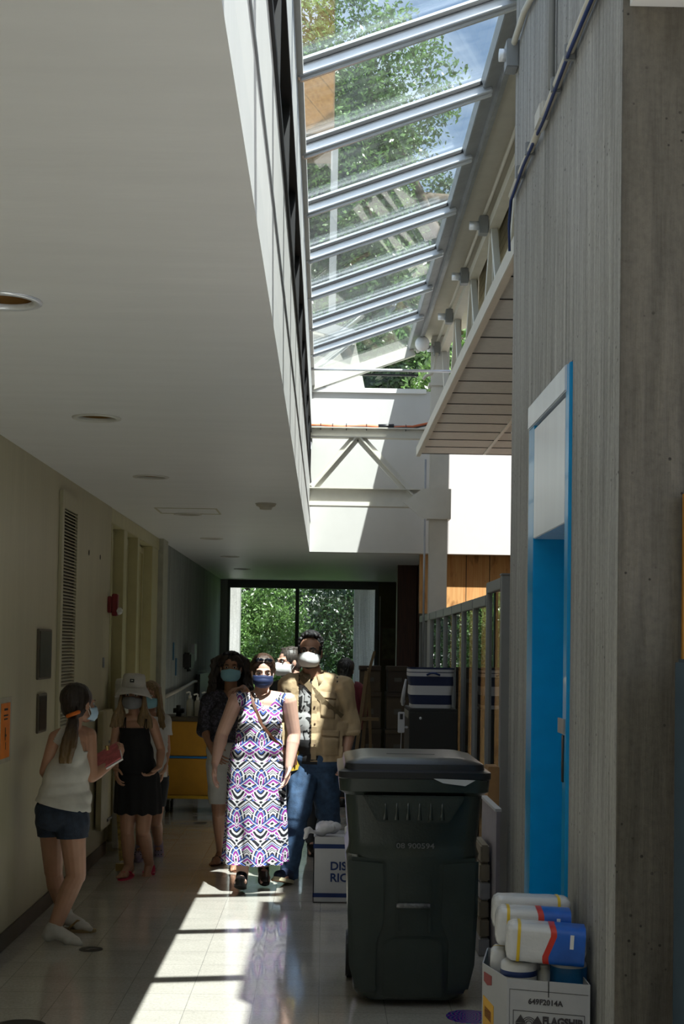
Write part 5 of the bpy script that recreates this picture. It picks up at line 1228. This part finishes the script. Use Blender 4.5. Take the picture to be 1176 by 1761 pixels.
# --- woman with dark curly hair
YD=10.28
D=Person('woman with long dark curly hair, light blue mask, dark blouse and white cropped trousers',(-.74,YD,0),(0,-1,0),SK4,.945)
w=lambda px,py,dy=0:W(px,py,YD+dy)
D.torso(w(393,1290),w(396,1225),w(361,1203),w(432,1203),.165,.115,.14,bust=.05)
D.arm('L',w(360,1206),w(352,1254,.05),w(364,1288,-.10),(.5,-.5,-.55),(.6,.3,-.2),1,(.047,.037,.025),.45)
D.arm('R',w(432,1206),w(438,1214,-.31),w(418,1183,-.63),(-.62,-.66,-.12),(-.1,-.25,-1),1,(.047,.037,.025),.62)
D.leg('L',w(376,1310),w(376,1395,.12),sz(w(381,1458,.40),.1));D.leg('R',w(410,1310),w(408,1392,0.05),sz(w(404,1462,.15),.1))
D.foot('L',sz(w(380,1462,.40),.1),(-.3,-1,-.1),.235);D.foot('R',sz(w(404,1462,.15),.1),(.1,-1,-.1),.235)
D.head(w(397,1149,-.02),(.03,-1,-.03),(0,0,1),.95,.048);D.body()
def flor():
    m,t=mk('dark_floral_chiffon');p=t.p();v=t.coord();t.l.new(t.ramp(t.noise(v,42,4,.7,1),[(.5,(.014,.014,.022)),(.6,(.10,.09,.13)),(.68,(.014,.014,.022))]),p.inputs['Base Color']);p.inputs['Roughness'].default_value=.75;return m
D.garment('blouse',['torso','pelvis','uarmL','uarmR'],{'*':.02,'uarmL':.03,'uarmR':.026},flor(),disp=folds(.016,12,.6),cut=lambda c:c.z>w(397,1192).z-.05+abs(c.x-w(397,1192).x)*1.3 and abs(c.x-w(397,1192).x)<.08 and c.y<YD or c.z>w(397,1186).z and abs(c.x-w(397,1192).x)<.09,planes=[((0,0,w(393,1275).z),(0,0,-1))])
D.garment('cropped_trousers',['pelvis','thighL','thighR','shinL','shinR'],{'*':.018,'pelvis':.012,'shinL':.02,'shinR':.02},mat('white_denim',(.56,.56,.54),.8,bump=.003,bscale=40),disp=folds(.008,12,1),planes=[((0,0,w(390,1384).z),(0,0,-1)),((0,0,w(390,1262).z),(0,0,1))])
D.mask(mat('light_blue_mask',(.25,.50,.60),.65,var=.04),pleats=3,out=.126);eyes(D.hc,D.HF,D.hs,D.root,H_dark)
def hD(m):
    scalp(D,m,.014);r=random.Random(9)
    for k in range(130):
        a=r.uniform(PI*.93,PI*2.07);sx=math.cos(a);sy=math.sin(a)
        p=D.lp(.075*sx,-.02+.08*sy,.10-.03*r.random());q=[p];R0=r.uniform(.085,.125)
        for j in range(1,9):
            zz=.10-.042*j;rad=R0*(1+.05*j)+.010*math.sin(j*2.2+k);q.append(D.lp(rad*sx*(1.05)+.008*math.sin(j*2.6+k),-.03+min(.07,rad*.75)*sy+.008*math.cos(j*2.1+k)+(.03 if j>5 else 0),zz))
        for j in range(len(q)-1):m.cap(q[j],q[j+1],.012-.0006*j,.0115-.0006*j,6)
    for sx in(-1,1):m.cap(D.lp(.035*sx,.055,.092),D.lp(.082*sx,.02,.03),.020,.018)
D.hair(hD,H_dark,.0055,amp=.006,fr=90);sunglasses(D,.050,.112)
for an,d_ in((sz(w(380,1464,.40),.1),(-.3,-1,-.05)),(sz(w(404,1464,.15),.1),(.1,-1,-.05))):
    FR=frame(d_);m=MB();m.loft([[V(an)+FR@V((x_*.045*(1+.15*y_),.045+.125*y_,z_)) for x_,y_ in [(math.sin(2*PI*k/20),math.cos(2*PI*k/20)) for k in range(20)]] for z_ in(-.098,-.084)],True);o=m.build('sandal',brn,D.root,bevel=.003)
    MB().tube([V(an)+FR@V((x_,.08,z_)) for x_,z_ in((-.042,-.085),(-.03,-.045),(0,-.030),(.03,-.045),(.042,-.085))],.010,8).build('sandal_strap',M_black,o,smooth=True)
# --- girl in the white tank top, seen from behind
YA=7.85
A=Person('girl with a ponytail, white tank top and denim shorts, seen from behind',(-1.42,YA,0),(.5,.85,0),SK2,.84)
w=lambda px,py,dy=0:W(px,py,YA+dy)
A.torso(w(106,1385,.0),w(122,1292,.03),w(95,1268,-.02),w(151,1262,.08),.165,.125,.145,fw=(.35,.9,0))
A.arm('L',w(95,1268,-.02),w(77,1327,.02),w(92,1345,.24),(.5,.8,.3),(.3,.3,-1),1,(.045,.037,.026),.6)
A.arm('R',w(154,1264,.06),w(158,1336,.06),w(193,1312,.20),(.55,.3,.75),(-.6,.4,.3),-1,(.048,.039,.026),.7)
A.leg('L',w(122,1405,-.03),w(131,1506,.02),sz(w(94,1594,-.05),.085),(.098,.066,.046));A.leg('R',w(88,1405,.06),w(92,1500,.22),sz(w(112,1577,.27),.10),(.092,.062,.043))
A.foot('L',sz(w(94,1596,-.05),.085),(1,-.15,-.05),.235);A.foot('R',sz(w(112,1580,.27),.10),(1,-.1,-.05),.235)
A.head(w(137,1212,.05),(.62,.75,-.05),(-.05,0,1),.93,.05);A.body()
# tank
z0a=w(110,1388).z
def tankcut(c):
    kz=(c.z-w(110,1292).z)/(w(110,1247).z-w(110,1292).z)
    xl_=w(86,1280).x+(w(109,1247).x-w(86,1280).x)*max(0,kz);xr_=w(146,1290).x+(w(132,1247).x-w(146,1290).x)*max(0,kz)
    return c.z>w(125,1246).z or (kz>0 and (c.x<xl_ or (c.x>xr_ and c.y<YA+.16)))
wht=mat('white_ribbed_cotton',(.60,.58,.53),.85,bump=.003,bscale=30)
A.garment('tank_top',['torso','pelvis'],{'*':.013,'pelvis':.032},wht,disp=folds(.010,9,1.4),cut=tankcut,planes=[(w(110,1386),(-.22,0,-1))])
den=mat('dark_denim',(.022,.032,.055),.85,var=.3,scale=30,bump=.003,bscale=120)
ex=lambda m:(m.cap(w(122,1400,-.03),w(125,1418,-.02),.098,.10),m.cap(w(88,1400,.06),w(88,1414,.08),.09,.092))
A.garment('denim_shorts',['pelvis','thighL','thighR'],.014,den,extra=ex,disp=folds(.008,14,1),planes=[((0,0,w(105,1418).z),(0.05,0,-1)),((0,0,w(105,1380).z),(0,0,1))])
for tg,an,d_,dy in(('L',sz(w(94,1594,-.05),.085),(1,-.15,-.05),0),('R',sz(w(112,1578,.27),.10),(1,-.1,-.05),0)):
    m=MB()
    for f in A.P['foot'+tg]:f(m,.007)
    m.cap(an+V((0,0,.0)),an+V((0,0,-.02)),.045,.045)
    o=link_mesh('ankle_sock',remesh_bake(m,.006,4),mat('white_sock',(.55,.53,.50),.9,bump=.002,bscale=80),A.root,smooth=True)
an=w(112,1580,.27);FR=frame((1,-.1,0))
m=MB();m.loft([[V((an.x,an.y,0))+FR@V((x_*.045*(1+.12*y_),.055+.13*y_,z_)) for x_,y_ in [(math.sin(2*PI*k/20),math.cos(2*PI*k/20)) for k in range(20)]] for z_ in(0.0,.018)],True);ff=m.build('flip_flop',mat('tan_rubber',(.28,.20,.10),.6),A.root,bevel=.003)
MB().tube([V((an.x,an.y,0))+FR@V(p_) for p_ in((-.045,.03,.02),(-.02,.08,.072),(0,.12,.055),(.0,.13,.03))],.006,8).tube([V((an.x,an.y,0))+FR@V(p_) for p_ in((.045,.03,.02),(.03,.08,.068),(0.004,.12,.055))],.006,8).build('thong_strap',mat('tan_strap',(.30,.20,.08),.6),ff,smooth=True)
A.mask(mat('pale_blue_mask',(.45,.62,.78),.6),pleats=3,out=.122)
eyes(A.hc,A.HF,A.hs,A.root,H_dark)
def hA(m):
    scalp(A,m,.014);r=random.Random(4)
    b0=w(125,1222,-.06)
    m.cap(A.lp(0,-.07,.03),b0,.05,.022)
    pts=[b0,w(126,1240,-.10),w(122,1262,-.13),w(117,1285,-.14),w(113,1303,-.13),w(112,1312,-.12)]
    for k in range(26):
        o1=V((r.uniform(-1,1),r.uniform(-.6,.6),0));q=[p+o1*(.012+.026*min(1,j/3))*(1 if j<4 else .85) for j,p in enumerate(pts)]
        rr=[.010,.014,.015,.013,.010,.005]
        for j in range(5):m.cap(q[j],q[j+1],rr[j],rr[j+1],6)
def ponymat():
    m,t=mk('brown_hair_light_ends');p=t.p();v=t.coord();sx=t.new('ShaderNodeSeparateXYZ');t.l.new(v,sx.inputs[0])
    f=t.m('ADD',sx.outputs[2],t.m('MULTIPLY',t.noise(t.coord((4,4,.5)),30,3),.12));c=t.ramp(f,[(.0,(.20,.115,.035)),(1,(.02,.011,.007))])
    n=t.new('ShaderNodeMapRange');n.inputs[1].default_value=1.0;n.inputs[2].default_value=1.28;t.l.new(f,n.inputs[0])
    t.l.new(t.ramp(n.outputs[0],[(0,(.20,.115,.035)),(1,(.022,.012,.008))]),p.inputs['Base Color']);p.inputs['Roughness'].default_value=.45
    t.l.new(t.bump(t.noise(t.coord((6,6,.6)),40,3),.7,.004),p.inputs['Normal']);return m
A.hair(hA,ponymat(),.0055,amp=.004,fr=70)
tb=w(126,1228,-.09);MB().tube([tb+V((.030*math.cos(a),.024*math.sin(a)-.0,.012*math.cos(a))) for a in [2*PI*k/16 for k in range(17)]],.011,8).build('scrunchie',mat('orange_scrunchie',(.75,.16,.01),.7),A.root,smooth=True)
# notebook and pages held by girl
nbk=thing('pink_notebook',tuple(w(186,1300,.2)),'pink spiral notebook with loose white pages held by the ponytailed girl','notebook')
NM=Matrix.Rotation(-.55,3,'Y')@Matrix.Rotation(.5,3,'X')
cN=w(186,1301,.20)
MB().obox(cN,(.15,.19,.008),NM).build('cover',mat('pink_cover',(.55,.13,.15),.5,var=.25,scale=30),nbk,bevel=.002)
MB().obox(cN-NM@V((0,0,.010)),(.155,.20,.010),NM).build('page_block',mat('bright_paper',(.75,.72,.70),.6),nbk)
MB().obox(cN+V((-.05,0,-.075)),(.17,.14,.004),Matrix.Rotation(-.42,3,'Y')).build('loose_page',mat('bright_paper',(.75,.72,.70),.6),nbk)
m=MB()
for k in range(9): m.tube([cN+NM@V((-.078+.012*math.cos(a)*.6,-.08+.02*k,.010*math.sin(a)-.004)) for a in [2*PI*j/8 for j in range(9)]],.0015,5)
tag(m.build('spiral_binding',M_alu,nbk),kind='stuff')
MB().tube([w(184,1282,.16),w(185,1290,.16)],.012).build('pen_cap',mat('gold2',(.55,.38,.15),.3,metal=.8),nbk)
# --- girl in the bucket hat
YB=10.0
B=Person('girl in a white bucket hat, grey mask, black dress and pink flip-flops',(-1.30,YB,0),(0,-1,0),SK2,.86)
w=lambda px,py,dy=0:W(px,py,YB+dy)
B.torso(w(237,1335),w(232,1268),w(203,1241),w(262,1240),.16,.115,.135)
B.arm('L',w(203,1244),w(195,1290,.05),w(199,1322,-.08),(.2,-.5,-.8),(.8,0,-.3),1,(.045,.036,.025),.5)
B.arm('R',w(262,1243),w(277,1290,.04),w(274,1318,-.06),(-.65,-.35,-.6),(-.5,-.3,.5),-1,(.045,.036,.025),.6)
B.leg('L',w(222,1360),w(219,1430,-.05),sz(w(221,1495,.0),.092),(.085,.058,.04));B.leg('R',w(250,1360),w(246,1428,-.08),w(256,1483,.10),(.085,.058,.04))
B.foot('L',sz(w(221,1494,.0),.092),(-.25,-1,-.05),.22);B.foot('R',w(256,1483,.10),(-.15,-1,-.75),.22,(0,-.6,1))
B.head(w(229,1196,-.02),(0.0,-1,-.03),(0.03,0,1),.92,.045);B.body()
bd=mat('black_ribbed_dress',(.006,.006,.007),.9,bump=.003,bscale=60)
def bsk(m):
    rings=[]
    for zp,hw in((1330,.15),(1360,.165),(1398,.17)):
        c=w(237,zp,.02);rings.append([c+V((hw*math.cos(a),.14*math.sin(a),0)) for a in [2*PI*k/36 for k in range(36)]])
    m.loft(rings,True)
zB=w(232,1251).z
B.garment('black_dress',['torso','pelvis'],.010,bd,extra=bsk,disp=lambda c,n:n*(.006*max(0,min(1,(1.0-c.z)*2))*math.sin(9*math.atan2(c.y-YB,c.x+1.3))+.003*noise.noise(c*14)),planes=[((0,0,w(237,1396).z),(0.12,0,-1)),((0,0,zB),(0,0,1))])
for px in(214,250):
    for dx_ in(-2,2):MB().tube([w(px+dx_,1252,-.115),w(px+dx_*.5+1,1240,-.09),w(px+dx_*.3+2,1233,-.03),w(px+3,1234,.04),w(px,1255,.10)],.0035,6).build('dress_strap',bd,B.root,smooth=True)
B.mask(mat('grey_cloth_mask',(.17,.17,.18),.8),pleats=0,beak=.006,out=.127,h=.045);eyes(B.hc,B.HF,B.hs,B.root,H_blond)
hat=mat('white_hat_cotton',(.52,.50,.47),.85,bump=.002,bscale=60)
m=MB();n=40
def hr(z,r,dr=0,wav=0):return [B.lp(r*math.cos(a)*(.92),-.012+r*1.05*math.sin(a),z+.016+(.022*max(0,math.sin(a)) if z<.05 else 0)-dr*abs(math.cos(a))+wav*math.sin(3*a)) for a in [2*PI*k/n for k in range(n)]]
m.loft([hr(.155,.012),hr(.154,.05),hr(.148,.082),hr(.135,.092),hr(.06,.102),hr(.05,.105),hr(.028,.128,.01,.003),hr(.004,.152,.028,.005),hr(-.004,.158,.034,.006)],False)
ho=m.build('bucket_hat',hat,B.root,auto=True);md=ho.modifiers.new('t','SOLIDIFY');md.thickness=.004
MB().obox(B.lp(0,.099,.120),(.03,.006,.025),B.HF).build('hat_patch',M_black,ho,bevel=.001)
MB().obox(B.lp(0,.1025,.122),(.012,.003,.005),B.HF).build('patch_mark',M_white,ho)
def longhair(P,m,seed,xs=(-1,1),bot=-.24,n=36,wid=.03,front=True):
    r=random.Random(seed);scalp(P,m,.008)
    for sx in xs:
        for k in range(n):
            o1=r.uniform(-1,1);o2=r.uniform(-1,1);q=[P.lp(.070*sx,-.01+.03*o2,.07),P.lp(.086*sx,.01+.03*o2,-.01),P.lp((.092+.010*o1)*sx,.015+.03*o2,-.09),P.lp((.10+wid*.7*o1)*sx,.02+.025*o2,-.16),P.lp((.105+wid*o1)*sx,.03+.02*o2,bot+.03*r.random())]
            rr=[.012,.014,.013,.012,.007]
            for j in range(4):m.cap(q[j],q[j+1],rr[j],rr[j+1],6)
B.hair(lambda m:longhair(B,m,3,(-1,1),-.25,44,.06),H_blond,.0055,amp=.004,fr=80)
pk=mat('pink_rubber',(.55,.03,.09),.45)
def flip(P,an,d,up,L_,mt):
    FR=frame(d,up);Q=lambda x_,y_,z_:V(an)+FR@V((x_,y_,z_));k=L_/.24
    m=MB();m.loft([[Q(x_*.045*k*(1+.12*y_),(.045+.125*y_)*k,z_*k) for x_,y_ in [(math.sin(2*PI*q/20),math.cos(2*PI*q/20)) for q in range(20)]] for z_ in(-.100,-.084)],True);o=m.build('flip_flop',mt,P.root,bevel=.003)
    for sx in(-1,1):MB().tube([Q(.042*k*sx,.01*k,-.085*k),Q(.034*k*sx,.05*k,-.048*k),Q(.008*k*sx,.105*k,-.04*k),Q(.01*k,.13*k,-.08*k)],.0055*k,8).build('thong_strap',mt,o,smooth=True)
flip(B,sz(w(221,1495,0),.096),(-.25,-1,-.05),(0,0,1),.23,pk);flip(B,w(256,1483,.10),(-.15,-1,-.75),(0,-.6,1),.24,pk)
# --- girl behind the bucket hat
YC=10.75
C_=Person('long-haired girl in a white tee shirt and lilac clogs, mostly hidden behind the bucket-hat girl',(-1.28,YC,0),(0,-1,0),SK2,.85)
w=lambda px,py,dy=0:W(px,py,YC+dy)
C_.torso(w(260,1325),w(259,1262),w(235,1238),w(282,1238),.15,.11,.13)
C_.arm('L',w(235,1240),w(230,1285,.05),w(233,1320,-.03),(0,-.2,-1),(1,0,0),1,(.042,.034,.024),.5)
C_.arm('R',w(282,1240),w(287,1288,.04),w(281,1325,-.06),(-.2,-.3,-1),(-1,0,0),-1,(.042,.034,.024),.5)
C_.leg('L',w(248,1345),w(244,1405,.0),sz(w(241,1462,.1),.10),(.08,.055,.038));C_.leg('R',w(273,1345),w(268,1412,-.05),w(272,1450,.28),(.08,.055,.038))
C_.foot('L',sz(w(241,1462,.1),.10),(0,-1,-.05),.22);C_.foot('R',w(272,1448,.28),(.15,-1,-.95),.22,(0,-.8,1))
C_.head(w(258,1197,0),(-.15,-1,-.03),(0,0,1),.92,.045);C_.body(.005)
C_.garment('tee_shirt',['torso','pelvis','uarmL','uarmR'],{'*':.014,'uarmL':.022,'uarmR':.024},mat('white_tee_cotton',(.55,.54,.53),.85),disp=folds(.01,11,.7),cut=lambda c:c.z>w(258,1232).z and abs(c.x-w(258,1232).x)<.07 or (abs(c.x-w(259,1260).x)>.135 and c.z<w(280,1264).z),planes=[((0,0,w(260,1340).z),(0,0,-1))])
C_.garment('shorts',['pelvis','thighL','thighR'],.014,dk,planes=[((0,0,w(260,1385).z),(0,0,-1)),((0,0,w(260,1335).z),(0,0,1))])
C_.mask(mat('light_blue_mask',(.25,.50,.60),.65),pleats=3,out=.126);eyes(C_.hc,C_.HF,C_.hs,C_.root,H_blond)
C_.hair(lambda m:longhair(C_,m,6,(-1,1),-.27,44,.04),H_blond,.0055,amp=.004,fr=80)
lil=mat('lilac_foam',(.30,.24,.36),.6)
for an,d_,u_ in((sz(w(241,1463,.1),.098),(0,-1,-.05),(0,0,1)),(w(272,1448,.28),(.15,-1,-.95),(0,-.8,1))):
    o=shoe(C_.root,an,d_,lil,lil,.25,u_,'foam_clog');FR=frame(d_,u_)
    m=MB()
    for j in range(3):
        for i in range(3):
            MB().ell(V(an)+FR@V((-.022+.022*i,.075+.03*j,-.012-.012*j)),(.005,.005,.004),FR,8,5).build('clog_hole',M_dark,o)
# --- person in red shirt seen from behind
YH=14.6
Hh=Person('dark-haired person in a dark red shirt seen from behind by the easel',(.24,YH,0),(.1,1,0),SK4,.93)
w=lambda px,py,dy=0:W(px,py,YH+dy)
Hh.torso(w(598,1245),w(598,1205),w(574,1184),w(620,1184),.16,.12,.145)
Hh.arm('L',w(574,1186),w(569,1225,.02),w(572,1252,.1),(0,.3,-1),(.8,.3,0),-1,curl=.4);Hh.arm('R',w(620,1186),w(627,1225,.02),w(624,1254,.12),(-.1,.4,-1),(-.8,.3,0),1,curl=.4)
Hh.leg('L',w(590,1260),w(588,1310,.03),sz(w(588,1365,0),.105));Hh.leg('R',w(607,1260),w(608,1310,.03),sz(w(609,1365,.0),.105))
Hh.foot('L',sz(w(588,1372,0),.105),(0,1,-.03),.25);Hh.foot('R',sz(w(609,1372,0),.105),(.1,1,-.03),.25)
Hh.head(w(595,1154,0),(.25,1,-.1),(0,0,1),.98,.052);Hh.body(.006)
Hh.garment('red_shirt',['torso','pelvis','uarmL','uarmR'],.016,mat('dark_red_cotton',(.11,.008,.016),.8),disp=folds(.01,10,.7),voxel=.008,cut=lambda c:c.z>w(598,1176).z and abs(c.x-w(598,1176).x)<.075,planes=[((0,0,w(598,1256).z),(0,0,-1))])
Hh.garment('trousers',['pelvis','thighL','thighR','shinL','shinR'],.016,dk,voxel=.009,planes=[((0,0,.1),(0,0,-1)),((0,0,w(598,1254).z),(0,0,1))])
Hh.hair(lambda m:(scalp(Hh,m,.016),m.ell(Hh.lp(0,-.02,.06),(.09,.1,.08),Hh.HF)),H_black,.006,amp=.008,fr=70)
shoe(Hh.root,sz(w(588,1370,0),.105),(0,1,-.02),blk,M_black,.27);shoe(Hh.root,sz(w(609,1370,0),.105),(.1,1,-.02),blk,M_black,.27)
